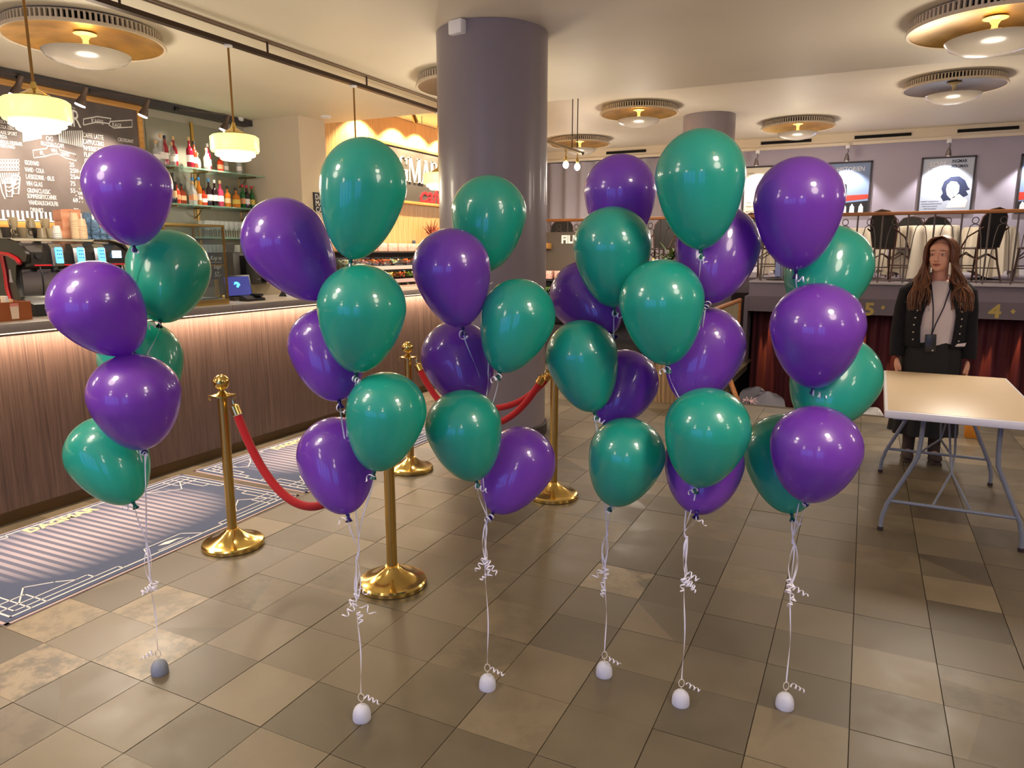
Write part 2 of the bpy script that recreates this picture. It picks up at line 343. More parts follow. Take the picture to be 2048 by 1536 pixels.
c = MB(); c.box((0.5, Y_W - 0.012, BALZ + 0.05), (X_R * 2 - 1.5, 0.024, 0.10)); struct('baseboard_far', c, mat('white skirting', (226, 224, 228), 0.4))
# columns
COLP = mat('mauve grey gloss paint', (132, 122, 126), 0.38, noise=0.03, nscale=2, coat=0.15)
cx_, cy_, cr_ = -2.93, 5.60, 0.462
c = MB(); c.lathe([(cr_, 0.0), (cr_, HC - 0.002)], 64, c=(cx_, cy_, 0)); struct('column', c, COLP, smooth=50)
c = MB(); c.lathe([(cr_ + .02, 0.001), (cr_ + .02, 0.09), (cr_ + .005, 0.10), (cr_ + .005, 0.001)], 64, c=(cx_, cy_, 0), caps=False); struct('baseboard_column', c, mat('dark skirting', (52, 44, 42), 0.5))
p2 = on_z(1415, 222, HC2)
c = MB(); c.lathe([(0.41, 0.0), (0.41, HC2 - BALZ)], 48, c=(p2.x - 0.05, p2.y + 0.42, BALZ)); struct('column_far', c, COLP, smooth=50)
a = on_y(921, 46, 5.22)
jb = MB(); jb.box((0, 0, 0), (0.135, 0.09, 0.105), bev=0.012)
o = jb.build('junction_box', WHITE); o.location = (cx_ - 0.055, cy_ - cr_ - 0.0, HC - 0.056); o.rotation_euler = (0, 0, R(-12)); tag(o, 'small white junction box at the top of the big round column', 'junction box')
# ================================================================ LAMPS
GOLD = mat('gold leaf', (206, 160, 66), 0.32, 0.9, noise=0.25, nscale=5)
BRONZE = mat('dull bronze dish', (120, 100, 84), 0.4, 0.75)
CREAM = mat('cream enamel', (196, 180, 156), 0.4)
BOWL = mat('cream glass bowl', (168, 158, 142), 0.25, coat=0.4)
VOID = mat('black void', (4, 4, 4), 0.9)
def ceiling_lamp(x, y, z, lit, label):
    t = thing('ceiling_lamp', label, 'ceiling lamp', (x, y, z), 0, 'round dish ceiling lamps')
    Rr = 0.585
    m = MB(); m.lathe([(Rr - 0.09, -0.001), (Rr - 0.03, -0.012), (Rr - 0.028, -0.020), (Rr - 0.045, -0.022)], 64, caps=False); m.build('ceiling_ring', CREAM, t)
    m = MB(); m.lathe([(Rr - 0.05, -0.003), (Rr - 0.05, -0.085)], 64, caps=False); m.build('louvre_core', VOID, t)
    m = MB()
    for k in range(96):
        a = 2 * PI * k / 96; m.box((math.cos(a) * (Rr - 0.032), math.sin(a) * (Rr - 0.032), -0.052), (0.030, 0.016, 0.064), T=M.Rotation(a, 3, 'Z'))
    o = m.build('louvre_fins', CREAM, t); o['kind'] = 'stuff'
    m = MB(); m.lathe([(Rr - 0.10, -0.082), (Rr, -0.084), (Rr + 0.006, -0.105), (Rr, -0.112), (Rr - 0.02, -0.106)], 64, caps=False); m.build('rim', CREAM, t)
    m = MB(); m.lathe([(Rr - 0.004, -0.108), (0.46, -0.080), (0.30, -0.050), (0.12, -0.035), (0.0, -0.032)], 64, caps=False)
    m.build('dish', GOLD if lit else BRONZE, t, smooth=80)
    m = MB(); m.lathe([(0.07, -0.038), (0.085, -0.045), (0.04, -0.06), (0.022, -0.09), (0.022, -0.22)], 20); m.build('stem', mat('lit cream stem', (240, 214, 150), 0.4), t)
    m = MB(); m.lathe([(0.315, -0.190), (0.322, -0.194), (0.29, -0.235), (0.21, -0.272), (0.10, -0.294), (0.0, -0.30)], 48, caps=False)
    m.lathe([(0.0, -0.282), (0.10, -0.277), (0.20, -0.256), (0.28, -0.222), (0.315, -0.190)], 48, caps=False)
    m.build('glass_bowl', BOWL, t, smooth=80)
    return t
names = ['large dish ceiling lamp with gold inside, over the bar next to the long black track', 'gold dish ceiling lamp over the folding table, nearest the top edge',
         'dish ceiling lamp half hidden behind the big grey column', 'unlit bronze dish ceiling lamp above the balcony posters', 'gold dish ceiling lamp between the two round columns',
         'gold dish ceiling lamp above the vent slots, just past the second column', 'small far gold dish lamp behind the hanging bulb track', 'gold dish ceiling lamp over the balcony beyond the view',
         'gold dish ceiling lamp above the photographer', 'gold dish ceiling lamp above and behind the photographer', 'gold dish ceiling lamp near the street windows', 'gold dish ceiling lamp near the glass entrance',
         'gold dish ceiling lamp over the start of the bar', 'gold dish ceiling lamp by the side wall', 'gold dish ceiling lamp by the side wall near the entrance']
for u, nm in zip(UFO, names): ceiling_lamp(*u, nm)
# long track with pendants
TRX, TRZ = -4.72, 3.24
m = MB(); m.box((TRX, 3.6, TRZ), (0.055, 12.0, 0.035)); tk = m.build('lighting_track', mat('dark brown metal', (62, 44, 32), 0.4, 0.5)); tag(tk, 'long dark brown lighting track hanging under the ceiling above the bar', 'lighting track')
for k in range(9):
    m = MB(); m.tube([(TRX, -1.9 + k * 1.36, TRZ + 0.018), (TRX, -1.9 + k * 1.36, HC)], 0.009, 8); m.build('hanger_rod', MATS['dark brown metal'], tk)
m = MB()
for dx in (0.0, 0.045): m.box((TRX - 0.02 + dx, 3.0, HC - 0.008), (0.014, 10.4, 0.014))
m.box((TRX + .0025, 3.0, HC - 0.004), (0.05, 10.4, 0.006), 1)
tag(m.build('ceiling_rail', [mat('tan metal', (128, 104, 78), 0.5), CEIL]), 'thin double rail fixed to the ceiling above the dark track', 'rail')
OPAL = mat('lit opal glass', (226, 216, 150), 0.3, emit=0.55, ecol=(255, 242, 140))
OPAL2 = mat('lit opal glass bright tier', (255, 250, 220), 0.3, emit=0.8, ecol=(255, 248, 195))
def pendant(y, label, cx=TRX):
    t = thing('pendant_lamp', label, 'pendant lamp', (cx, y, TRZ - 0.018), 0, 'opal glass pendants over the bar')
    L = 0.66
    m = MB(); m.tube([(0, 0, 0), (0, 0, -L)], 0.0085, 10); m.build('rod', mat('antique brass', (150, 112, 60), 0.3, 0.9), t)
    m = MB(); m.lathe([(0.032, 0.0), (0.034, -0.012), (0.02, -0.022)], 16); m.build('ceiling_cup', WHITE, t)
    m = MB(); m.lathe([(0.012, -L + 0.07), (0.022, -L + 0.03), (0.05, -L + 0.012), (0.092, -L - 0.012), (0.096, -L - 0.03), (0.08, -L - 0.034)], 32); m.build('cap', BRASS, t)
    z = -L - 0.03
    m = MB(); m.lathe([(0.07, z), (0.172, z - 0.004), (0.190, z - 0.018), (0.190, z - 0.118), (0.183, z - 0.132), (0.155, z - 0.136)], 48, caps=False); m.build('shade', OPAL, t, smooth=50)
    m = MB(); m.lathe([(0.155, z - 0.134), (0.158, z - 0.158), (0.148, z - 0.166), (0.122, z - 0.168), (0.120, z - 0.188), (0.105, z - 0.197), (0.0, z - 0.199)], 48, caps=False); m.build('lower_tiers', OPAL2, t, smooth=50)
    point((cx, y, TRZ - L - 0.34), 9, size=0.12, color=(1, 0.86, 0.6)); return t
p1 = on_x(75, 240, TRX).y; p2_ = on_x(470, 295, TRX).y; p3 = on_x(878, 352, TRX).y
pendant(p1, 'opal glass pendant lamp in front of the chalk menu board'); pendant(p2_, 'opal glass pendant lamp in front of the bottle shelves'); pendant(p3, 'opal glass pendant lamp cut off by the big column, beside the cafe sign')
pendant((p2_ + p3) / 2, 'opal glass pendant lamp whose shade hides behind the topmost green balloon')
# ================================================================ THE BAR
BX = -4.36; BT = on_x(444, 612, BX).z; BE = 8.0
m = MB(); m.box((BX - 0.085 - 0.265, (Y_B + 0.6 + BE) / 2, 0.60), (0.53, BE - Y_B - 0.6, 1.03))
bar = m.build('bar_counter', wood('walnut bar front', (66, 47, 38), (100, 76, 62), scale=(40, 70, 1.6), rough=0.5, bump=0.12, lo=0.3, hi=0.72, dist=1.2))
tag(bar, 'long bar counter with dark walnut front, lit from under its grey top', 'bar counter')
m = MB(); m.box((BX - 0.13 - 0.21, (Y_B + 0.6 + BE) / 2, 0.042), (0.42, BE - Y_B - 0.6, 0.084)); m.build('kick_board', mat('dull brass kick board', (96, 72, 36), 0.4, 0.3), bar)
ts = MB(); n = 9; L = (BE - Y_B - 0.6) / n
for k in range(n):
    s_ = MB(); s_.box((BX - 0.365, Y_B + 0.6 + (k + 0.5) * L, BT - 0.026), (0.73, L - 0.003, 0.052), bev=0.002)
    s_.build('stone_slab', mat('grey brown stone', (134, 124, 116), 0.3, noise=0.06, nscale=6), bar)
m = MB(); m.box((BX - 0.02, (Y_B + 0.6 + BE) / 2, BT - 0.056), (0.012, BE - Y_B - 0.7, 0.006)); m.build('light_strip', mat('led strip', (255, 226, 190), 0.5, emit=1.6, ecol=(255, 214, 170)), bar)
for k in range(4):
    y = -1.0 + k * 2.5 + 0.4; area((BX - 0.012, y, BT - 0.062), (BX - 0.16, y, 0.0), 15.0, 0.03, 2.45, color=(1, 0.80, 0.62), up='X')
# worktop and cupboards behind
m = MB(); m.box((-7.47, 4.77, 0.47), (0.70, 4.68, 0.94)); wt = m.build('back_counter', mat('dark grey cupboard', (64, 60, 56), 0.5)); tag(wt, 'low dark back counter along the bar wall carrying the coffee machine', 'counter')
m = MB(); m.box((-7.45, 4.77, 0.955), (0.76, 4.70, 0.03)); m.build('worktop', mat('beige worktop', (196, 178, 146), 0.4), wt)
for k in range(7):
    m = MB(); m.box((-7.112, 2.75 + k * 0.64, 0.5), (0.018, 0.62, 0.80), bev=0.004); d = m.build('door', mat('cupboard door grey', (88, 82, 76), 0.45), wt)
    h = MB(); h.tube([(-7.09, 2.75 + k * .64 + .22, 0.78), (-7.075, 2.75 + k * .64 + .22, 0.78), (-7.075, 2.75 + k * .64 + .22, 0.62), (-7.09, 2.75 + k * .64 + .22, 0.62)], 0.005, 6); h.build('handle', STEEL, d)
# ---------------------------------------------------------------- chalk menu board
BW = X_L + 0.002
a = on_x(0, 169, BW); b_ = on_x(269, 223, BW); bl = on_x(0, 442, BW)
y0, y1, z0, z1 = 3.1, b_.y, 1.90, (a.z + b_.z) / 2
t = thing('menu_board', 'large black chalk menu board in a light wood frame above the coffee machine', 'menu board', (X_L, 0, 0))
m = MB(); m.box((0.020, (y0 + y1) / 2, (z0 + z1) / 2), (0.02, y1 - y0, z1 - z0)); m.build('blackboard', mat('smudged blackboard', (98, 88, 84), 0.8, noise=0.28, nscale=2.4), t)
OAK = wood('oak frame', (196, 138, 66), (226, 172, 96), scale=(40, 2, 40), rough=0.4)
for (cy, cz, dy, dz) in [((y0 + y1) / 2, z1 + 0.03, y1 - y0 + 0.12, 0.06), ((y0 + y1) / 2, z0 - 0.03, y1 - y0 + 0.12, 0.06), (y1 + 0.03, (z0 + z1) / 2, 0.06, z1 - z0), (y0 - 0.03, (z0 + z1) / 2, 0.06, z1 - z0)]:
    m = MB(); m.box((0.026, cy, cz), (0.05, dy, dz), bev=0.004); m.build('frame', OAK, t)
ch = MB(); X = X_L + 0.031
def P(px, py): p = on_x(px, py, X); return p
def line(pts, r=0.006, closed=False):
    q = [P(*p) for p in pts]; ch.tube([(v.x, v.y, v.z) for v in q], r, 4, closed=closed)
def wr(px, py, s, h, wpx=None):        # px,py lower left in the photograph; h letter height in m; wpx width in px
    p = P(px, py); sx = 0.62
    if wpx:
        c = bpy.data.curves.new('l', 'FONT'); c.body = s; c.size = h * 1.4; o = bpy.data.objects.new('l', c); me = o.to_mesh(); wd = max(v.co.x for v in me.vertices); o.to_mesh_clear(); bpy.data.objects.remove(o); bpy.data.curves.remove(c)
        sx = (P(px + wpx, py).y - p.y) / wd
    ch.text(s, h * 1.4, TX((X, p.y, p.z)), sx=sx, ext=0.0008)
wr(172, 246, 'KAFFE', 0.10, 0) if False else None
ban = [(167, 250), (167, 238), (195, 233), (222, 237), (220, 243), (264, 240), (264, 254), (228, 256), (218, 250), (220, 243)]
line(ban); line([(167, 250), (195, 244), (218, 247), (218, 250)])
wr(183, 245, 'KAFFE', 0.046, 24); wr(225, 253, 'KAGE', 0.046, 18)
for k, s_ in enumerate(['CAFFE LATTE', 'CAPPUCCINO', 'AMERICANO', 'FLAT WHITE', 'CHAI LATTE', 'URTE TE']): wr(166 + k * 0.8, 274 + k * 13, s_, 0.052, [41, 41, 44, 44, 40, 30][k])
wr(236, 282, 'CROISSANT', 0.04, 31)
ch.text('DAGMAR', 0.26, TX((X, P(30, 252).y, P(152, 254).z)), sx=(P(154, 248).y - P(30, 248).y) / 1.02, ext=0.0008)
line([(90, 196), (118, 202), (150, 217)], 0.004)
for k in range(12): line([(46 + k * 3.2, 264), (47 + k * 3.2, 284 - k * .6)], 0.007)
for k in range(12): line([(118 + k * 4.2, 262 - 0.1 * k), (120 + k * 4.2, 284 + k * 1.0)], 0.007)
wr(92, 281, 'OG', 0.05, 14); wr(82, 290, 'BILLETSALG·CAFE', 0.042, 46)
line([(66, 301), (93, 297), (96, 292), (118, 295), (119, 300), (151, 309), (152, 322), (130, 316), (116, 308), (103, 309), (91, 313), (67, 316)], closed=True)
wr(80, 309, 'ØL,', 0.04, 9); wr(102, 304, 'VIN', 0.04, 12); wr(122, 311, 'VAND', 0.04, 17)
rows = [('KILDEVAND', 329, 28, 50), ('VAND · COLA', 343, 38, 50), ('LÆSKEDRIK · ØL/S', 357, 56, 52), ('VIN GLAS', 371, 32, 53), ('GRØN/CLASSIC', 385, 46, 55), ('SOMMERSBY/CC4/NIX', 396, 58, 55), ('VAND/ALKOHOLFRI', 409, 58, 58), ('DRINKS', 424, 26, 61)]
for s_, py, wpx, px in rows: wr(px, py, s_, 0.047, wpx)
for s_, py, px in [('25', 333, 139), ('25', 345, 140), ('25', 357, 141), ('75', 371, 141), ('55', 385, 141), ('60', 404, 146), ('75', 425, 148)]: wr(px, py, s_, 0.047, 10)
wr(150, 345, '50 cl', 0.04, 14); wr(150, 357, 'plads', 0.035, 14)
for k in range(10):
    an = 2 * PI * k / 10; line([(162 + 9 * math.cos(an), 391 + 13 * math.sin(an)), (162 + 11 * math.cos(an), 391 + 15 * math.sin(an))], 0.005)
wr(156, 389, 'GIN', 0.03, 12); wr(157, 398, '70', 0.03, 9)
for s_, py, wpx in [('COCA COLA', 246, 26), ('COLA ZERO', 256, 30), ('FAXE SPORT', 267, 36), ('FESTA', 276, 16), ('SØDLIG KIRSEBÆR', 286, 46), ('FRISKVAND', 294, 32)]: wr(-2, py, s_, 0.036, wpx)
line([(-4, 346), (4, 384), (10, 398)]); line([(38, 345), (28, 372)])
for k in range(8): line([(0 + k * 4.6, 346), (5 + k * 3.2, 368)], 0.005)
for cx in range(7):
    for cy in range(3): line([(2 + cx * 5.6 + 2.6 * math.cos(q), 322 + cy * 8 + 3.6 * math.sin(q)) for q in (0, 1.05, 2.1, 3.14, 4.2, 5.2)], 0.004, True)
for (ex, ey, s_) in [(18, 362, 1), (31, 356, 1)]:
    line([(ex + 9 * math.cos(q * .5), ey + 5 * math.sin(q * .5)) for q in range(13)], 0.006, True)
    line([(ex - 9, ey), (ex - 4, ey + 32), (ex + 6, ey + 32), (ex + 9, ey)], 0.006); line([(ex - 8, ey + 10), (ex, ey + 14), (ex + 8, ey + 9)], 0.006); line([(ex - 7, ey + 18), (ex, ey + 22), (ex + 7, ey + 17)], 0.006)
yy = y0 + 0.02
while yy < y1 - 0.02: ch.box((X, yy, 1.965), (0.002, 0.022, 0.09)); yy += 0.047
ch.box((X, (y0 + y1) / 2, 1.915), (0.002, y1 - y0, 0.012))
ch.T = M.Identity(4); o = ch.build('chalk_writing', CHALK, None); o.parent = t; o.location = (-X_L, 0, 0)
# dark rail with arm spots above the board
m = MB(); m.box((X_L + 0.10, 5.3, 3.315), (0.16, 5.0, 0.075)); rl = m.build('dark_lamp_rail', mat('dark grey metal', (58, 54, 56), 0.45)); tag(rl, 'dark metal lamp rail where the bar wall meets the ceiling', 'rail')
LENS = mat('lit spot lens', (255, 235, 220), 0.3, emit=4, ecol=(255, 230, 215))
def arm_spot(px, py, label, x=X_L + 0.62, base_dy=-0.35, aim=None):
    h = on_x(px, py, x); t = thing('spotlight', label, 'spotlight', (X_L + 0.18, h.y + base_dy, 3.30), 0, 'clip-on spotlights along the bar wall'); rel = V((h.x, h.y, h.z)) - V(t.location)
    m = MB(); m.box((0, 0, 0), (0.05, 0.05, 0.05), bev=0.006); m.build('clamp', BLACK, t)
    m = MB(); m.tube([(0, 0, 0.0), tuple(rel + V((0, 0, 0.10)))], 0.007, 8); m.build('arm', mat('brown steel', (92, 76, 66), 0.4, 0.6), t)
    d = V((-0.35, -0.25, -1)).normalized(); q = d.to_track_quat('-Z', 'Y').to_matrix()
    m = MB(); m.lathe([(0.022, 0.10), (0.026, 0.06), (0.026, 0.0), (0.034, -0.02), (0.046, -0.06), (0.048, -0.085)], 20, c=tuple(rel), T=q); hd = m.build('lamp_head', MATS['brown steel'], t)
    m = MB(); m.lathe([(0.046, -0.083), (0.050, -0.098), (0.030, -0.104), (0.0, -0.105)], 20, c=tuple(rel), T=q, caps=False); m.build('lens', LENS, hd)
    spot(h + d * 0.13, aim or (X_L, h.y - 0.2, 2.2), 46, ang=1.5, blend=0.7, size=0.03, color=(1, 0.84, 0.68)); return t
for px, py, lb in [(36, 172, 'brown spotlight on an arm above the pendant nearest the menu board corner'), (166, 193, 'brown spotlight on an arm over the middle of the menu board'), (291, 216, 'brown spotlight on an arm at the menu board frame corner'), (452, 246, 'brown spotlight on an arm behind the second pendant lamp')]: arm_spot(px, py, lb)
# mirror panels behind the bottles
MIR = mat('smoked mirror with painted reflection', (148, 148, 132), 0.22, 0.35)  # base colour stands in for the cream room the mirror reflects
for k, (pa, pb) in enumerate([(290, 381), (384, 470)]):
    ya, yb = on_x(pa, 280, X_L).y, on_x(pb, 280, X_L).y
    if k: yb = 7.59
    m = MB(); m.box((X_L + 0.008, (ya + yb) / 2, 2.16), (0.012, yb - ya - 0.02, 2.05)); mi = m.build('wall_mirror', MIR); tag(mi, ['smoked mirror panel beside the menu board frame', 'smoked mirror panel next to the cream wall corner'][k], 'mirror')
m = MB(); yy = on_x(382.5, 280, X_L).y; m.box((X_L + 0.016, yy, 2.16), (0.03, 0.035, 2.1)); tag(m.build('brass_strip', BRASS), 'thin upright brass strip between the two mirror panels', 'strip')
# glass shelves
SH = []
for k, (z, ya, yb, lb) in enumerate([(2.61, 6.05, 7.57, 'top glass shelf with pink and clear bottles'), (2.17, 6.05, 7.57, 'middle glass shelf with liqueur bottles'), (1.78, 6.05, 7.57, 'lower glass shelf holding stemmed glasses')]):
    t = thing('glass_shelf', lb, 'shelf', (X_L, ya, z), 0, 'glass shelves on the mirror')
    m = MB(); m.box((0.20, (yb - ya) / 2, -0.009), (0.36, yb - ya, 0.018)); m.build('glass_plate', mat('green edge glass', (150, 205, 180), 0.08, trans=0.0, coat=0.6, alpha=0.45), t)
    for yy in (0.12, 0.62, 1.40):
        b = MB(); b.tube([(0.012, yy, -0.17), (0.012, yy, -0.03), (0.03, yy, -0.026), (0.33, yy, -0.026)], 0.008, 8); b.tube([(0.012, yy, -0.15), (0.10, yy, -0.10), (0.16, yy, -0.03)], 0.007, 8); b.build('bracket', mat('antique brass', (150, 112, 60), 0.3, 0.9), t)
def bottle(kind, col, lab, capc, h=0.30, r=0.038):
    prof = {'spirit': [(r * .9, 0), (r, .008), (r, h * .56), (r * .95, h * .61), (r * .7, h * .66), (r * .38, h * .71), (r * .33, h * .78), (r * .33, h * .93)],
            'square': [(r * 1.1, 0), (r * 1.18, .01), (r * 1.18, h * .55), (r * .9, h * .64), (r * .34, h * .70), (r * .32, h * .90)],
            'tall': [(r * .85, 0), (r * .9, .01), (r * .9, h * .58), (r * .8, h * .64), (r * .42, h * .72), (r * .32, h * .78), (r * .31, h * .95)]}[kind]
    t = bpy.data.objects.new('bottle', None); COL.objects.link(t)
    n = 4 if kind == 'square' else 16
    m = MB(); m.lathe(prof, n); m.build('bottle_glass', col, t, 40)
    m = MB(); m.lathe([(r * .40, h * .88), (r * .42, h * .89), (r * .42, h), (r * .3, h + .002)], 12); m.build('cap', capc, t)
    m = MB(); rr = prof[1][0] + 0.0012; m.lathe([(rr, h * .20), (rr, h * .42)], n, caps=False)
    m.build('paper_label', lab, t, 40); return t
CLR = mat('clear spirit glass', (206, 212, 210), 0.08, coat=0.8, alpha=0.32); RED = mat('ruby spirit', (150, 14, 40), 0.12, coat=0.6); PNK = mat('pink spirit', (196, 60, 96), 0.12, coat=0.6)
BRN = mat('brown spirit', (120, 44, 20), 0.12, coat=0.6); AMB = mat('amber spirit', (196, 112, 30), 0.12, coat=0.6); GRN = mat('green bottle', (22, 96, 44), 0.12, coat=0.6); ORG = mat('orange spirit', (214, 60, 30), 0.12, coat=0.6); DKB = mat('dark bottle', (34, 20, 24), 0.12, coat=0.6)
LW = mat('white label paper', (234, 228, 220), 0.7); LY = mat('yellow label', (220, 190, 90), 0.7); LR = mat('peach label', (228, 160, 120), 0.7); LT = mat('tan label', (206, 176, 130), 0.7)
CS = mat('cork stopper', (208, 170, 120), 0.7); CB = BLACK; CR_ = mat('red cap', (190, 30, 34), 0.4); CBL = mat('blue cap', (60, 130, 180), 0.4); CW = WHITE
ORD = ['first', 'second', 'third', 'fourth', 'fifth', 'sixth', 'seventh', 'eighth', 'ninth', 'tenth', 'eleventh', 'twelfth', 'thirteenth']
def shelf_row(items, z, x=X_L + 0.22, shelf='top'):
    cnt = {}
    for it in items:
        px, kind, col, lab, cap, h, desc = it
        y = on_x(px, 380, x).y; t = bottle(kind, col, lab, cap, h, 0.040 if kind != 'square' else 0.042); t.location = (x + random.uniform(-.05, .06), y, z)
        if kind == 'square': t.rotation_euler = (0, 0, R(45 + random.uniform(-12, 12)))
        tag(t, desc + ' on the ' + shelf + ' glass shelf', 'bottle', 'bottles on the ' + shelf + ' glass shelf')
top = [(316, 'spirit', CLR, LW, CS, .27, 'clear bottle with cork, first from the menu board,'), (326, 'tall', CLR, LW, CS, .35, 'tall clear bottle behind the first clear one'), (333, 'tall', RED, LW, CB, .34, 'slim ruby bottle with black cap, third from the menu board,'), (349, 'spirit', CLR, LW, CS, .28, 'short clear bottle left of the pair of tall ruby bottles'),
       (358, 'spirit', RED, LW, CS, .36, 'tall ruby bottle with cork, left of the brass strip,'), (381, 'spirit', RED, LW, CS, .37, 'tallest ruby bottle with white label, at the brass strip,'), (391, 'tall', BRN, LW, CB, .33, 'brown bottle with black cap right of the brass strip'), (398, 'spirit', CLR, LW, CS, .2, 'low clear bottle in front of the brown bottle'),
       (418, 'spirit', CLR, LW, CS, .28, 'clear bottle with white label left of the pendant shade'), (424, 'tall', RED, LW, CW, .34, 'slim red bottle touching the pendant shade'), (449, 'spirit', ORG, LR, CR_, .24, 'red bottle half hidden under the pendant shade'), (459, 'spirit', CLR, LW, CW, .22, 'small clear bottle under the pendant shade'), (484, 'tall', CLR, LW, CB, .26, 'clear bottle nearest the cream wall corner')]
shelf_row(top, 2.61, shelf='top')
mid = [(342, 'tall', DKB, LT, CB, .36, 'dark bottle nearest the purple balloon'), (350, 'spirit', ORG, LR, CB, .26, 'orange red bottle second from the purple balloon'), (363, 'square', BRN, LR, CB, .25, 'square brown bottle with peach label'), (380, 'square', CLR, LR, CS, .28, 'square clear bottle with engraved front'), (390, 'tall', CLR, LR, CBL, .34, 'clear bottle with pale blue stopper'),
       (402, 'tall', AMB, LW, CBL, .35, 'amber bottle with blue cap'), (407, 'spirit', ORG, LW, CB, .22, 'short red bottle with big white label'), (414, 'tall', DKB, LW, CBL, .34, 'dark bottle with light blue cap'), (424, 'spirit', DKB, LW, CW, .33, 'dark cherry bottle with white cap'), (436, 'spirit', PNK, LW, CS, .33, 'pink bottle with cork'),
       (451, 'spirit', AMB, LT, CB, .27, 'amber bottle with black stopper'), (468, 'square', AMB, LY, CB, .26, 'square amber bottle before the brass bracket'), (487, 'spirit', GRN, LR, CR_, .32, 'dark green bottle with red cap'), (492, 'tall', DKB, LW, CR_, .31, 'dark bottle directly behind the red capped green one'), (506, 'tall', GRN, LY, CR_, .31, 'bright green bottle with yellow label, last')]
shelf_row(mid, 2.17, shelf='middle')
def wineglass(h=0.21, r=0.036):
    t = bpy.data.objects.new('wine_glass', None); COL.objects.link(t); m = MB()
    m.lathe([(r, 0), (r * .9, .003), (.004, .008), (.004, h * .42), (r * .5, h * .48), (r, h * .66), (r * .95, h * .85), (r * .8, h)], 14, caps=False); m.build('glass', GLASS2, t, 60); return t
w0 = wineglass(); k = 0
for row in range(2):
    for q in range(11):
        px = 408 + q * 9.5; y = on_x(px, 460, X_L + 0.2).y
        if y > 7.5: continue
        loc = (X_L + 0.14 + row * 0.13, y, 1.78)
        if k == 0: t = w0; t.location = loc
        else: t = dup(w0, loc)
        tag(t, 'stemmed wine glass, %s along the %s row of the lowest glass shelf' % (ORD[q], ['rear', 'front'][row]), 'wine glass', 'stemmed glasses on the lowest glass shelf'); k += 1
g = MB(); g.lathe([(.030, 0), (.034, .12), (.032, .12), (.028, .006), (0, .006)], 14, caps=False); g0 = g.build('tumbler', GLASS2, None, 60); k = 0
for px in range(395, 480, 8):
    y = on_x(px, 490, X_L + 0.3).y; o = g0 if k == 0 else g0.copy()
    if k: COL.objects.link(o)
    o.location = (X_L + 0.30, y, 1.565); tag(o, 'clear tumbler, %s from the menu board on the narrow brass rack' % ORD[k], 'tumbler', 'tumblers on the brass rack'); k += 1
m = MB(); m.box((X_L + 0.30, 6.95, 1.556), (0.30, 1.30, 0.016)); m2 = thing('brass_rack', 'narrow brass rack with tumblers under the glass shelves', 'rack', (0, 0, 0)); m.build('rack_plate', GREENGLASS, m2)
for yy in (6.32, 7.58):
    for xx in (X_L + .16, X_L + .44): b = MB(); b.tube([(xx, yy, .97), (xx, yy, 1.58)], .007, 8); b.build('post', BRASS, m2)
for xx in (X_L + .16, X_L + .44): b = MB(); b.tube([(xx, 6.32, 1.545), (xx, 7.58, 1.545)], .006, 8); b.build('rail', BRASS, m2)
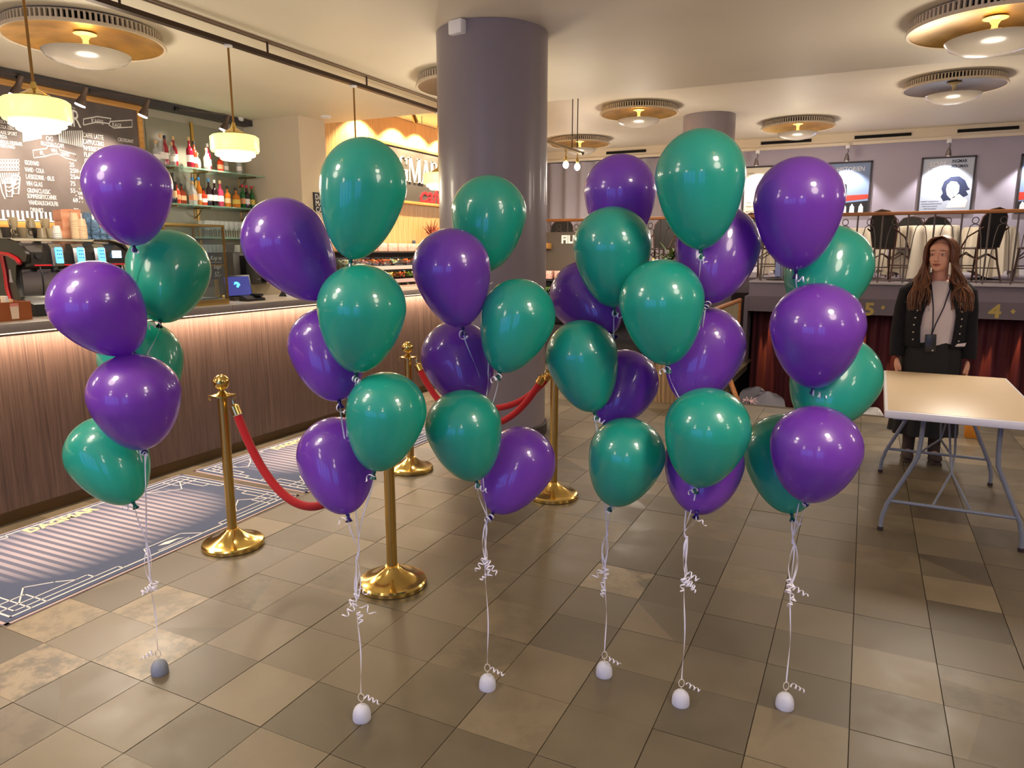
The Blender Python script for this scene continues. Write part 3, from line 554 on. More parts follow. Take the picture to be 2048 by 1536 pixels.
# ================================================================ ON THE BACK COUNTER
REDM = mat('red enamel', (200, 22, 34), 0.3, coat=0.5)
def coffee_machine():
    z0 = 0.972
    t = thing('coffee_machine', 'black espresso machine with red side frame and three blue keypads under the menu board', 'coffee machine', (-7.30, 4.05, z0))
    Dp, Ln = 0.62, 1.04     # depth along x, length along y
    # body: side outline extruded along y
    prof = [(-0.28, 0.10), (0.30, 0.10), (0.30, 0.16), (0.10, 0.20), (0.08, 0.46), (0.30, 0.50), (0.31, 0.62), (0.20, 0.68), (0.05, 0.725), (-0.20, 0.735), (-0.28, 0.70)]
    m = MB(); m.prism(prof, Ln - 0.06, T=frame((0, 0.03, 0), (1, 0, 0), (0, 0, 1), (0, 1, 0))); m.build('body', mat('black machine shell', (34, 32, 30), 0.3, coat=0.3), t)
    for k, yy in enumerate((0.0, Ln)):
        s_ = 1 if k else -1
        m = MB(); side = [(-0.30, 0.06), (0.12, 0.06), (0.20, 0.10), (0.34, 0.10), (0.33, 0.15), (0.14, 0.20), (0.10, 0.34), (0.14, 0.50), (0.30, 0.54), (0.33, 0.60), (0.22, 0.70), (0.02, 0.75), (-0.22, 0.755), (-0.30, 0.72)]
        m.prism(side, 0.035, T=frame((0, yy - 0.017, 0), (1, 0, 0), (0, 0, 1), (0, 1, 0))); sd = m.build('side_panel', mat('black side panel', (24, 23, 22), 0.25, coat=0.4), t)
        m = MB(); yf = yy + s_ * 0.024
        m.tube([(-0.29, yf, 0.61), (-0.14, yf, 0.615), (0.05, yf, 0.60), (0.17, yf, 0.56), (0.22, yf, 0.52)], 0.020, 8)
        m.tube([(-0.06, yf, 0.61), (-0.04, yf, 0.45), (-0.04, yf, 0.28), (-0.01, yf, 0.17), (0.06, yf, 0.135), (0.26, yf, 0.125)], 0.018, 8); m.build('red_frame', REDM, t)
        m = MB(); m.prism([(0.02, .46), (.045, .46), (.05, .38), (.06, .34), (.005, .34), (.015, .38)], 0.004, T=frame((0, yy + s_ * 0.018 - .002, 0), (1, 0, 0), (0, 0, 1), (0, 1, 0))); m.build('badge', mat('pale badge', (196, 192, 200), 0.4), t)
    m = MB(); m.box((0.19, Ln / 2, 0.175), (0.28, Ln - 0.08, 0.03), bev=.005); m.build('drip_tray', STEEL, t)
    m = MB(); m.box((0.09, Ln / 2, 0.33), (0.02, Ln - 0.1, 0.26)); m.build('splash_back', CHROME, t)
    m = MB(); m.box((0.312, Ln / 2, 0.50), (0.02, Ln - .1, 0.012)); m.build('red_trim', REDM, t)
    BLU = mat('blue keypad light', (60, 150, 255), 0.3, emit=1.6, ecol=(70, 160, 255))
    for k in range(3):
        yy = 0.26 + k * 0.215
        g_ = MB(); g_.prism([(0.22, 0.49), (0.325, 0.49), (0.345, 0.52), (0.335, 0.66), (0.30, 0.70), (0.22, 0.70)], 0.115, T=frame((0, yy - 0.058, 0), (1, 0, 0), (0, 0, 1), (0, 1, 0))); gh = g_.build('group_head', CHROME, t)
        b = MB(); b.box((0.345, yy + 0.012, 0.592), (0.008, 0.062, 0.150), T=M.Rotation(R(-4), 3, 'Y')); b.build('keypad', BLU, gh)
        b = MB()
        for r_ in range(4):
            for c_ in range(3): b.ball((0.351, yy - 0.006 + c_ * 0.018, 0.535 + r_ * 0.034), (.003, .006, .008), 6)
        b.build('keys', mat('dark key', (16, 44, 110), 0.4), gh)
        b = MB(); b.lathe([(.03, 0), (.034, .03), (.03, .05)], 16, c=(0.27, yy, 0.43)); b.tube([(0.29, yy, 0.445), (0.40, yy, 0.43), (0.46, yy, 0.415)], [.009, .012, .015], 8); b.build('portafilter', BLACK, gh)
    m = MB(); m.box((0.322, 0.88, 0.60), (0.006, 0.10, 0.075)); m.build('display', mat('lit display', (170, 215, 250), 0.3, emit=1.2, ecol=(160, 210, 250)), t)
    m = MB(); m.lathe([(.03, 0), (.03, .012)], 16, c=(0, 0, 0), T=M.Rotation(R(90), 3, 'Y')); o = m.build('dial', BLACK, t); o.location = (0.31, 0.09, 0.59)
    for yy in (0.10, 0.95):
        b = MB(); b.tube([(0.30, yy, 0.50), (0.33, yy, 0.42), (0.33, yy, 0.30), (0.31, yy, 0.22)], 0.007, 8); b.build('steam_wand', BLACK, t)
    for yy in (.1, .94):
        for xx in (-.2, .2): b = MB(); b.lathe([(.025, 0), (.022, .11)], 12, c=(xx, yy, 0)); b.build('foot', BLACK, t)
coffee_machine()
# cups stacked on the machine and beside it
def mug(col): 
    t = bpy.data.objects.new('mug', None); COL.objects.link(t); m = MB()
    m.lathe([(.030, 0), (.034, .004), (.044, .095), (.041, .095), (.031, .008), (0, .008)], 20, caps=False); m.build('cup_body', col, t, 60)
    h = MB(); h.tube([(.040, 0, .075), (.062, 0, .078), (.070, 0, .055), (.060, 0, .030), (.036, 0, .028)], .005, 8); h.build('handle', col, t); return t
MG = [mat('sand glazed mug', (178, 160, 128), 0.35), mat('olive glazed mug', (132, 118, 92), 0.35), mat('dark glazed mug', (62, 56, 50), 0.35)]
MX = -7.32
mugs = [(30, 455, 0, 'sand mug standing lowest, handle to the left,'), (44, 462, 1, 'olive mug lying next to the lowest sand mug'), (25, 440, 0, 'sand mug at the left end of the pile'), (60, 440, 1, 'olive mug in the upper row, second along,'), (74, 468, 2, 'dark mug in the middle of the pile'), (90, 447, 0, 'sand mug at the right end of the upper row'), (84, 470, 1, 'olive mug upside down at the front of the pile'), (103, 478, 0, 'low sand mug at the right end of the pile'), (12, 462, 2, 'dark mug at the far left of the pile')]
ZM = 0.972 + 0.757
for (px, py, c_, lb) in mugs:
    p = on_x(px, py + 12, MX + random.uniform(-.02, .05)); lev = 0 if py > 452 else 1
    if px in (84,) : lev = 0
    t = mug(MG[c_]); x = MX + (0.08 if px in (44, 84, 103) else -0.03)
    t.location = (x, on_x(px, py, x).y, ZM + lev * 0.0965); t.rotation_euler = (PI if px in (84, 60) else 0, 0, R(random.choice([-110, -60, 60, 100])))
    if px in (84, 60): t.location.z += 0.096
    tag(t, lb + ' on top of the espresso machine', 'mug', 'mugs on the espresso machine')
def cup_stack(px, pt, col, lb, x=-7.20, r=0.045):
    y = on_x(px, 470, x).y; top = on_x(px, pt, x).z; n = max(3, round((top - ZM - .07) / .0185))
    t = thing('paper_cup_stack', lb, 'cup stack', (x, y, ZM - .004), 0, 'stacks of paper cups on the espresso machine')
    prof = []
    for k in range(n): z = k * 0.0185; prof += [(r * .93, z), (r, z + .014), (r * 1.04, z + .016), (r * .94, z + .0175)]
    prof += [(r * .72, n * .0185 + 0.07), (0, n * .0185 + .07)]
    m = MB(); m.lathe([(0, 0)] + prof, 18, caps=False); m.build('paper_cups', col, t, 40); return t
PC = [mat('peach paper', (226, 160, 124), 0.6), mat('cream paper', (232, 200, 160), 0.6), mat('blue printed paper', (96, 128, 160), 0.6, noise=0.7, nscale=30), mat('white paper', (226, 222, 214), 0.6)]
for (px, pt, c_, lb, xx) in [(152, 424, 1, 'tallest stack of cream paper cups, left of the blue ones', -7.20), (166, 436, 1, 'second stack of cream paper cups, in front of the blue ones', -7.16), (178, 424, 2, 'tall stack of blue patterned paper cups next to the cream ones', -7.32), (192, 440, 2, 'second stack of blue patterned paper cups', -7.24), (206, 452, 2, 'third stack of blue patterned paper cups', -7.24), (221, 470, 2, 'lowest stack of blue patterned paper cups, at the purple balloon', -7.24), (114, 466, 3, 'low stack of white paper cups before the peach boxes', -7.20)]:
    cup_stack(px, pt, PC[c_], lb, xx)
for (px, z, w_, h, lb) in [(128, 1.73, .16, .085, 'wide peach takeaway box at the bottom of its pile'), (136, 1.82, .17, .09, 'peach takeaway box in the middle of its pile'), (128, 1.915, .10, .10, 'upper left peach takeaway box'), (147, 1.915, .12, .11, 'upper right peach takeaway box'), (150, 1.73, .12, .085, 'peach takeaway box beside the cream cups')]:
    x = -7.46; y = on_x(px, 470, x).y; m = MB(); m.box((0, 0, h / 2), (0.13, w_, h), bev=.003); m.box((0, 0, h + .001), (0.137, w_ + .006, .006))
    o = m.build('takeaway_box', PC[0]); o.location = (x, y, z); tag(o, lb + ' on top of the espresso machine', 'box', 'peach boxes on the espresso machine')
# grinder and dark appliances further along
def grinder(px, h, lb, x=-7.35, zb=.972):
    y = on_x(px, 520, x).y; t = thing('coffee_grinder', lb, 'appliance', (x, y, zb)); m = MB(); m.box((0, 0, h / 2), (.30, .20, h), bev=.015); m.build('housing', mat('dark grey housing', (56, 54, 52), 0.35), t)
    m = MB(); m.box((.153, .045, h * .5), (.008, .085, h * .86)); m.build('front_panel', mat('gloss black glass', (12, 12, 14), 0.1), t)
    m = MB(); m.box((.155, -.05, h * .2), (.006, .05, .012)); m.build('badge', STEEL, t)
    m = MB(); m.lathe([(.07, h), (.085, h + .10), (.07, h + .11), (0, h + .11)], 4, caps=False); m.build('hopper', mat('smoked hopper', (70, 66, 60), 0.1, alpha=0.6), t)
grinder(462, .62, 'tall dark bean grinder behind the tablet'); grinder(503, .34, 'second grey bean grinder, partly behind the large tilted purple balloon', -7.2, 1.182); 
# wall lettering block DA...
pnt = on_y(630, 405, 7.6)
t = thing('letter_sign', 'small black letter board with pale capitals on the cream corner wall', 'sign', (0, 0, 0))
a = on_x(626, 384, -6.845); b2 = on_x(655, 425, -6.845)
m = MB(); m.box((-6.850, (a.y + b2.y) / 2 + .06, (a.z + b2.z) / 2), (0.02, b2.y - a.y + .1, a.z - b2.z)); m.build('black_board', BLACK, t)
m = MB(); 
for k, s_ in enumerate(['DAG', 'MARS', 'CAFE']): m.text(s_, .105, TX((-6.838, a.y + .03, a.z - .095 - k * .085)), sx=.9, ext=.001)
m.build('raised_letters', CHALK, t)
m = MB(); m.lathe([(.05, 0), (.05, -.03), (.03, -.045), (0, -.047)], 20); q = on_z(490, 240, HC)
t = thing('security_camera', 'white dome security camera under the ceiling at the end of the dark lamp rail', 'camera', (q.x + .06, q.y - .15, HC)); m.build('housing', WHITE, t)
m = MB(); m.ball((0, 0, -.045), (.03, .03, .025), 14); m.build('dome', BLACK, t)
m = MB(); q = on_z(650, 236, HC); m.lathe([(.07, 0), (.07, -.012), (.05, -.03), (0, -.032)], 20); o = m.build('smoke_detector', WHITE); o.location = (q.x + .1, q.y - .1, HC); tag(o, 'small white detector on the ceiling near the start of the light wood wall', 'smoke detector')
# ================================================================ ON THE BAR
def napkin_box():
    a, b = on_x(-14, 648, -4.52), on_x(68, 636, -4.52); L = b.y - a.y; x = -4.64
    t = thing('napkin_box', 'brown sleeve box packed with sugar and napkins on the bar edge', 'box', (x, (a.y + b.y) / 2, BT))
    h = on_x(68, 602, -4.52).z - BT; W_ = mat('brown leather board', (150, 78, 30), 0.5)
    m = MB()
    for (c, d) in [((.10, 0, h / 2), (.008, L, h)), ((-.10, 0, h / 2), (.008, L, h)), ((0, L / 2, h / 2), (.2, .008, h)), ((0, -L / 2, h / 2), (.2, .008, h)), ((0, 0, .004), (.2, L, .008)), ((0, L * .1, h / 2), (.19, .006, h * .9))]: m.box(c, d)
    m.build('box_body', W_, t)
    m = MB(); m.prism([(-.020, -.045), (.020, -.045), (.024, .03), (-.024, .03)], .003, T=frame((.105, L * .08, h * .5), (0, 1, 0), (0, 0, 1))); m.build('cup_print', mat('cream print', (226, 200, 168), 0.7), t)
    m = MB(); m.prism([(-.026, .0), (.026, .0), (.022, .018), (-.022, .018)], .003, T=frame((.106, L * .08, h * .5 + .03), (0, 1, 0), (0, 0, 1))); m.build('lid_print', mat('pink print', (214, 130, 110), 0.7), t)
    k = 0
    for (yy, hh, c_) in [(-.42, .14, 1), (-.34, .13, 3), (-.28, .12, 1), (-.20, .125, 3), (-.12, .11, 1), (-.05, .10, 1), (.02, .09, 3), (.18, .07, 1), (.26, .06, 3), (-.46, .08, 0), (-.38, .09, 0)]:
        m = MB(); m.box((random.uniform(-.05, .06), yy * L, h * .5 + hh / 2), (.06, .012, hh), T=M.Rotation(R(random.uniform(-14, 14)), 3, 'X')); m.build('sachet', PC[c_], t)
napkin_box()
q = on_x(95, 632, -4.75); t = thing('black_tray', 'black plastic tray with cable beside the brown napkin box', 'tray', (-4.78, q.y, BT)); m = MB(); m.prism([(-.10, 0), (.10, 0), (.07, .075), (-.04, .11), (-.10, .10)], .20, T=frame((0, -.10, 0), (1, 0, 0), (0, 0, 1), (0, 1, 0))); m.build('tray_body', BLACK, t)
m = MB(); m.tube([(.11, -.06, .05), (.13, 0, .075), (.12, .05, .06), (.12, .07, .02)], .004, 6); m.build('cable', STEEL, t)
# brass framed glass screen
def screen():
    x = -4.52; a = on_x(326, 452, x); b = on_x(445, 452, x); zt = on_x(445, 452, x).z
    t = thing('counter_screen', 'brass framed glass screen standing on the bar behind the upper green balloon', 'screen', (x, a.y, BT)); L = b.y - a.y; H = zt - BT
    for xx, yy in ((0, 0), (0, L), (-.33, 0), (-.33, L)): m = MB(); m.box((xx, yy, H / 2), (.014, .014, H)); m.build('post', mat('antique brass', (150, 112, 60), 0.3, 0.9), t)
    for (c, d) in [((0, L / 2, H), (.02, L + .014, .014)), ((-.165, 0, H), (.33, .014, .014)), ((-.165, L, H), (.33, .014, .014)), ((-.33, L / 2, H), (.02, L + .014, .014)), ((0, L / 2, .02), (.03, L, .04)), ((0, L / 2, .3), (.008, L, .008))]: m = MB(); m.box(c, d); m.build('rail', BRASS, t)
    m = MB(); m.box((0, L / 2, H / 2), (.004, L - .016, H - .02)); m.build('glass_pane', GLASS, t)
    m = MB(); m.ball((.02, L - .06, .06), .012, 10); m.build('knob', BRASS, t)
    # pastry tongs and tray inside
    m = MB(); m.box((-.17, L / 2, .045), (.26, L * .8, .012)); tr_ = m.build('tray', STEEL); tr_.location = (x, a.y, BT - .0); tag(tr_, 'steel pastry tray lying inside the brass framed screen', 'tray')
    # chalk price sign
    p = on_x(416, 505, x - .12); q_ = on_x(446, 558, x - .12)
    s_ = thing('price_sign', 'small black chalk price sign behind the brass framed screen', 'sign', (x - .12, p.y, p.z)); W2, H2 = q_.y - p.y, p.z - q_.z
    m = MB(); m.box((0, W2 / 2, -H2 / 2), (.012, W2, H2)); m.build('slate', mat('slate', (44, 40, 36), .7), s_); m = MB(); m.box((-.004, W2 * .5, -H2 * 1.0 - (p.z - H2 - BT - .05) / 2), (.008, .03, p.z - H2 - BT - .05)); m.build('stand', BRASS, s_)
    m = MB(); m.text('Kop te', .05, TX((.007, W2 * .08, -H2 * .28)), sx=.8, ext=.0008, shear=.3); m.text('kage', .05, TX((.007, W2 * .3, -H2 * .60)), sx=.8, ext=.0008, shear=.3); m.text('57,-', .055, TX((.007, W2 * .3, -H2 * .9)), sx=.8, ext=.0008, shear=.3); m.box((.007, W2 / 2, -H2 * .36), (.001, W2 * .9, .003)); m.build('chalk_writing', CHALK, s_)
screen()
def tablet():
    x = -4.74; a = on_x(448, 596, x); b = on_x(503, 592, x); zt = on_x(449, 551, x).z; L = b.y - a.y; H = zt - BT - 0.03
    t = thing('tablet_till', 'dark till tablet showing a blue bird screen, on the bar', 'tablet', (x, (a.y + b.y) / 2, BT), 0)
    T = M.Rotation(R(-10), 3, 'Y')
    m = MB(); m.box((0, 0, .03 + H / 2), (.012, L, H), T=T, bev=.004); m.build('tablet_body', BLACK, t)
    m = MB(); m.box((.0078, 0, .03 + H / 2), (.0015, L * .9, H * .86), T=T); m.build('screen', mat('navy screen', (34, 38, 96), .2, emit=.7, ecol=(36, 42, 104)), t)
    m = MB(); TT = frame((.0095, 0, .03 + H / 2), (0, 1, 0), (0, 0, 1)); TT = M.Translation((0, 0, 0)) @ TT
    bird = [(-.045, .012), (-.035, .035), (-.01, .036), (.015, .022), (.022, .004), (.012, .002), (.004, -.012), (-.012, -.016), (-.020, .0), (-.008, .008), (-.018, .018)]
    m.prism(bird, .0012, T=TT); m.text('FILM', .022, TT @ M.Translation((-.05, -.045, 0)), ext=.0006, sx=1.4); m.box((.0095, .0, .03 + H / 2 - .057), (.001, .07, .006)); m.build('screen_logo', mat('cyan print', (70, 200, 250), .3, emit=1.2, ecol=(80, 205, 250)), t)
    m = MB(); m.prism([(-.08, 0), (.05, 0), (.01, .03), (-.04, .06)], .12, T=frame((-.01, -.06, 0), (1, 0, 0), (0, 0, 1), (0, 1, 0))); m.build('stand', BLACK, t)
tablet()
q = on_x(505, 600, -4.60); t = thing('card_reader', 'black card reader lying on the bar beside the tablet', 'card reader', (-4.60, q.y, BT)); m = MB(); m.prism([(-.05, 0), (.05, 0), (.05, .02), (-.02, .045), (-.05, .045)], .19, T=frame((0, -.095, 0), (1, 0, 0), (0, 0, 1), (0, 1, 0))); m.build('reader_body', BLACK, t); m = MB(); m.box((.0, .05, .047), (.08, .08, .02), bev=.006); m.build('reader_screen', mat('gloss black glass', (12, 12, 14), .1), t)
q = on_x(575, 592, -4.8); m = MB(); m.prism([(0, 0), (.10, 0), (.06, .07)], .12, T=frame((0, -.06, 0), (1, 0, 0), (0, 0, 1), (0, 1, 0))); o = m.build('menu_wedge', BLACK); o.location = (-4.85, q.y, BT); tag(o, 'small black wedge stand on the bar under the tilted purple balloon', 'stand')
# low pale wall unit behind the tablet
m = MB(); a = on_x(520, 560, -6.9); m.box((-7.2, 7.36, .60), (.62, .40, 1.16)); tag(m.build('pale_cabinet', mat('pale beige cabinet', (206, 190, 160), .6)), 'pale beige cabinet at the far end of the bar wall', 'cabinet')
# ================================================================ CAFE WALL
SX = -7.035
A, B2, Cc = on_x(738, 276, SX), on_x(880, 311, SX), on_x(880, 412, SX); y0, y1, z1, z0 = A.y, A.y + 3.35, (A.z + B2.z) / 2, Cc.z
t = thing('cafe_sign', 'large grey cafe sign with white capitals and red script on the light wood wall', 'sign', (SX, y0, 0))
m = MB(); m.box((-.008, (y1 - y0) / 2, (z0 + z1) / 2), (.03, y1 - y0, z1 - z0)); m.build('sign_board', mat('sign grey', (84, 78, 78), .6), t)
for (cy, cz, dy, dz) in [((y1 - y0) / 2, z1, y1 - y0 + .05, .05), ((y1 - y0) / 2, z0, y1 - y0 + .05, .05), (0, (z0 + z1) / 2, .05, z1 - z0), (y1 - y0, (z0 + z1) / 2, .05, z1 - z0)]: m = MB(); m.box((.004, cy, cz), (.05, dy, dz), bev=.004); m.build('frame', OAK, t)
# tall serif capitals D A G M A R, drawn stroke by stroke
def serif(letters, T, h, mb):
    th, tn, sf = .056 * h / .5, .017 * h / .5, .018 * h / .5
    x = 0
    def bar(xa, ya, xb, yb, w_): mb.prism([(xa - w_ / 2, ya), (xa + w_ / 2, ya), (xb + w_ / 2, yb), (xb - w_ / 2, yb)], .012, T=T)
    def ser(xc, y, w_): mb.prism([(xc - w_ / 2, y), (xc + w_ / 2, y), (xc + w_ / 2, y + sf), (xc - w_ / 2, y + sf)], .012, T=T)
    def bow(cx, cy, rx, ry, a0, a1, w0, w1, n=14):
        o_ = []; i_ = []
        for k in range(n + 1):
            a = R(a0 + (a1 - a0) * k / n); ww = w1 + (w0 - w1) * abs(math.cos(a)); o_.append((cx + rx * math.cos(a), cy + ry * math.sin(a))); i_.append((cx + (rx - ww) * math.cos(a), cy + (ry - w1) * math.sin(a)))
        for k in range(n): mb.prism([o_[k], o_[k + 1], i_[k + 1], i_[k]], .012, T=T)
    for ch_ in letters:
        w_ = {'D': .21, 'A': .22, 'G': .21, 'M': .29, 'R': .22}[ch_] * h / .5
        if ch_ == 'D': bar(x + .05 * h, 0, x + .05 * h, h, th); ser(x + .06 * h, 0, .16 * h); ser(x + .06 * h, h - sf, .16 * h); bow(x + .1 * h, h / 2, w_ - .1 * h, h / 2, -90, 90, th, tn)
        if ch_ == 'A': bar(x + .03 * h, 0, x + w_ / 2, h, tn); bar(x + w_ - .06 * h, 0, x + w_ / 2 - .01 * h, h, th); bar(x + w_ * .25, .27 * h, x + w_ * .25, .31 * h, .01); mb.prism([(x + w_ * .2, .28 * h), (x + w_ * .75, .28 * h), (x + w_ * .72, .32 * h), (x + w_ * .23, .32 * h)], .012, T=T); ser(x + .03 * h, 0, .11 * h); ser(x + w_ - .06 * h, 0, .2 * h)
        if ch_ == 'G': bow(x + w_ / 2, h / 2, w_ / 2, h / 2, 50, 290, th, tn); bar(x + w_ - .07 * h, 0.03 * h, x + w_ - .07 * h, .45 * h, th * .9); ser(x + w_ - .08 * h, .44 * h, .2 * h); bar(x + w_ - .05 * h, .70 * h, x + w_ - .05 * h, .95 * h, tn)
        if ch_ == 'M': bar(x + .04 * h, 0, x + .05 * h, h, tn); bar(x + w_ / 2, 0, x + .09 * h, h, th * .85); bar(x + w_ / 2, 0, x + w_ - .09 * h, h, tn); bar(x + w_ - .07 * h, 0, x + w_ - .07 * h, h, th); ser(x + .04 * h, 0, .12 * h); ser(x + w_ - .06 * h, 0, .2 * h); ser(x + .05 * h, h - sf, .14 * h); ser(x + w_ - .07 * h, h - sf, .18 * h)
        if ch_ == 'R': bar(x + .05 * h, 0, x + .05 * h, h, th); ser(x + .06 * h, 0, .2 * h); ser(x + .05 * h, h - sf, .16 * h); bow(x + .1 * h, .74 * h, w_ * .62, .26 * h, -90, 90, th, tn); bar(x + w_ - .05 * h, 0, x + .18 * h, .5 * h, th); ser(x + w_ - .03 * h, 0, .12 * h)
        x += w_ + .055 * h
    return x
# letters: G spans px 796-815, M 815-838, A 833-850, R 850-873 at the height z 2.66..3.2
zb_ = on_x(838, 367, SX).z; zh = on_x(838, 319, SX).z - zb_
m = MB(); yG = on_x(796, 340, SX).y; yR = on_x(866, 345, SX).y
x_end = 0; T0 = TX((0.012, 0, 0)); tmp = MB(); wd = serif('GMAR', T0, zh, tmp); ws = serif('DA', T0, zh, MB())
sc = (yR - yG + 0.22) / wd; T1 = TX((0.010, yG - y0 - ws * sc, zb_)) @ M.Diagonal((sc, 1, 1, 1)); serif('DAGMAR', T1, zh, m); m.build('white_capitals', mat('white letter', (244, 240, 232), .5), t)
m = MB(); p = on_x(836, 392, SX); m.text('café', .40, TX((.010, p.y - y0, p.z - .10)), sx=1.25, ext=.006, shear=.35, off=.006); m.build('red_script', mat('red letter', (226, 30, 44), .5), t)
for (px, py) in [(722, 262), (793, 284), (838, 305), (884, 320), (930, 340)]:
    q = on_x(px, py, SX); spot((SX + .34, q.y - .05, HC2 - .06), (SX, q.y, 2.3), 85, ang=2.0, blend=0.4, size=.02, color=(1, .80, .45), name='wall_spot_light')
# a wall spotlight on an arm, and its rail
for (px, py, lb) in [(830, 238, 'small brass spotlight on a thin arm above the cafe sign'), (880, 262, 'small brass spotlight beside the big column above the cafe sign')]:
    q = on_x(px, py, -6.55); t = thing('spotlight', lb, 'spotlight', (-6.55, q.y, q.z)); m = MB(); m.lathe([(.028, .09), (.034, .02), (.034, -.05), (.030, -.052)], 16, T=M.Rotation(R(38), 3, 'X')); m.build('lamp_head', mat('antique brass', (150, 112, 60), .3, .9), t)
    m = MB(); m.tube([(0, 0.02, 0), (-.1, .35, -.02)], .006, 6); m.tube([(-.1, .35, -.02), (-.1, .35, HC2 - q.z)], .006, 6); m.build('arm', STEEL, t)
# dried red plant and wall speaker
q = on_x(852, 462, SX); t = thing('dried_plant', 'spray of dried rust-red grass standing against the wood wall', 'plant', (SX + .12, q.y, q.z - .1))
rnd = random.Random(3)
for k in range(26):
    a = rnd.uniform(-1.15, 1.15); L = rnd.uniform(.2, .34); m = MB(); m.tube([(0, 0, 0), (rnd.uniform(-.03, .03), math.sin(a) * L * .5, math.cos(a) * L * .45), (rnd.uniform(-.05, .05), math.sin(a) * L, math.cos(a) * L * (.95))], [.004, .009, .002], 5); m.build('blade', mat('rust grass', (140, 52, 40), .8), t)
m = MB(); m.lathe([(.05, -.32), (.07, -.2), (.03, -.02), (.035, 0)], 16); m.build('vase', mat('dark vase', (50, 42, 40), .4), t)
q = on_x(828, 488, SX); m = MB(); m.box((0, 0, 0), (.03, .07, .12), bev=.006); o = m.build('wall_switch', mat('slate plastic', (70, 78, 92), .4)); o.location = (SX + .0, q.y, q.z); tag(o, 'small dark control box on the wood wall above the sweets', 'switch')
# ---------------------------------------------------------------- sweets
def sweet_rack(name, label, x, y0, n, rows, T=0, z0=.95, rz=0, seed=1, wid=.27, tier=.20):
    t = thing(name, label, 'sweets rack', (x, y0, 0), rz); rnd = random.Random(seed)
    DK = mat('dark rack', (40, 34, 32), .5); PK = mat('pale shelf front', (226, 196, 186), .5)
    cols_ = [mat('sweet %d' % i, c, .4) for i, c in enumerate([(226, 90, 30), (236, 190, 60), (206, 40, 50), (240, 160, 150), (250, 236, 210), (90, 50, 36), (130, 180, 60), (236, 120, 60)])]
    m = MB(); m.box((-.42, n * wid / 2, (z0 + rows * tier) / 2), (.04, n * wid + .04, z0 + rows * tier)); m.box((-.2, n * wid / 2, z0 / 2 - .1), (.44, n * wid + .02, z0 - .22)); m.build('carcass', DK, t)
    for r_ in range(rows):
        z = z0 - .02 + r_ * tier; dx = -.10 * r_
        m = MB(); m.box((.06 + dx, n * wid / 2, z - .005), (.012, n * wid, .055)); m.build('shelf_front', PK, t)
        m = MB(); m.box((dx - .08, n * wid / 2, z - .03), (.26, n * wid, .012)); m.build('shelf', DK, t)
        for k in range(n):
            yc = (k + .5) * wid
            b = MB()
            for (c, d) in [((dx + .05, yc, z + .045), (.006, wid - .02, .11)), ((dx - .19, yc, z + .07), (.006, wid - .02, .16)), ((dx - .07, yc - wid / 2 + .01, z + .06), (.24, .005, .14)), ((dx - .07, yc + wid / 2 - .01, z + .06), (.24, .005, .14)), ((dx - .07, yc, z - .01), (.24, wid - .02, .005))]: b.box(c, d)
            bo = b.build('bin', GLASS, t)
            c0 = rnd.randrange(8); s_ = MB()
            for q_ in range(46):
                cc = cols_.index(cols_[c0]) if rnd.random() < .75 else rnd.randrange(8)
                px_, py_ = rnd.uniform(-.17, .03), rnd.uniform(-wid / 2 + .03, wid / 2 - .03); pz = .03 + .07 * rnd.random() + .02
                s_.ball((dx + px_, yc + py_, z + pz), (rnd.uniform(.014, .022), rnd.uniform(.014, .024), rnd.uniform(.010, .016)), 6, cc)
            so = s_.build('sweets', cols_, bo, 60); so['kind'] = 'stuff'
    m = MB(); m.box((-.33, n * wid / 2, z0 + rows * tier + .01), (.22, n * wid + .02, .02)); m.build('top_shelf', DK, t)
    for k in range(n):
        b = MB(); b.box((-.33, (k + .5) * wid, z0 + rows * tier + .085), (.17, wid - .04, .12), bev=.01); b.build('tub', mat('pink candy tub', (226, 170, 150), .3, noise=.35, nscale=40), t)
    return t
sweet_rack('sweets_rack', 'long pick and mix rack with coloured sweets under the cafe sign', -6.45, 8.2, 9, 3, z0=.98, seed=2)
area((-6.2, 9.4, 2.0), (-6.5, 9.4, 1.0), 10, .2, 2.2, color=(1, .9, .75), name='rack_light', up='X')
t = sweet_rack('sweets_counter', 'sweets counter under the dark film panel behind the big column', -4.35, 9.42, 7, 2, z0=.78, rz=R(-90), seed=5, tier=.2)
area((-3.4, 8.9, 1.75), (-3.4, 9.45, 0.9), 7, 1.8, .2, color=(1, .92, .82), name='rack_light')
# film panel
a, b2 = on_y(1086, 465, 10.0), on_y(1290, 552, 10.0)
t = thing('film_panel', 'dark brown panel lettered FILM with a small wooden shelf, right behind the big column', 'panel', (0, 9.93, 0))
m = MB(); m.box(((a.x + b2.x) / 2 - .3, 0, (a.z + b2.z) / 2), (b2.x - a.x + .6, .06, a.z - b2.z)); m.build('panel_board', mat('umber panel', (84, 70, 56), .6), t)
m = MB(); m.box(((a.x + b2.x) / 2 - .3, 0.02, b2.z / 2), (b2.x - a.x + .6, .04, b2.z)); m.build('panel_foot', mat('umber panel', (84, 70, 56), .6), t)
q = on_y(1122, 486, 9.88); h = on_y(1122, 471, 9.88).z - q.z; m = MB(); m.text('FILM', h * 1.42, TY((q.x, -.037, q.z)), sx=.95, ext=.006, off=.008)
m.build('white_letters', MATS['white letter'], t)
q = on_y(1092, 492, 9.85); m = MB(); m.box((q.x - .15, -.12, q.z), (.44, .22, .085), bev=.004); m.build('wooden_shelf', OAK, t)
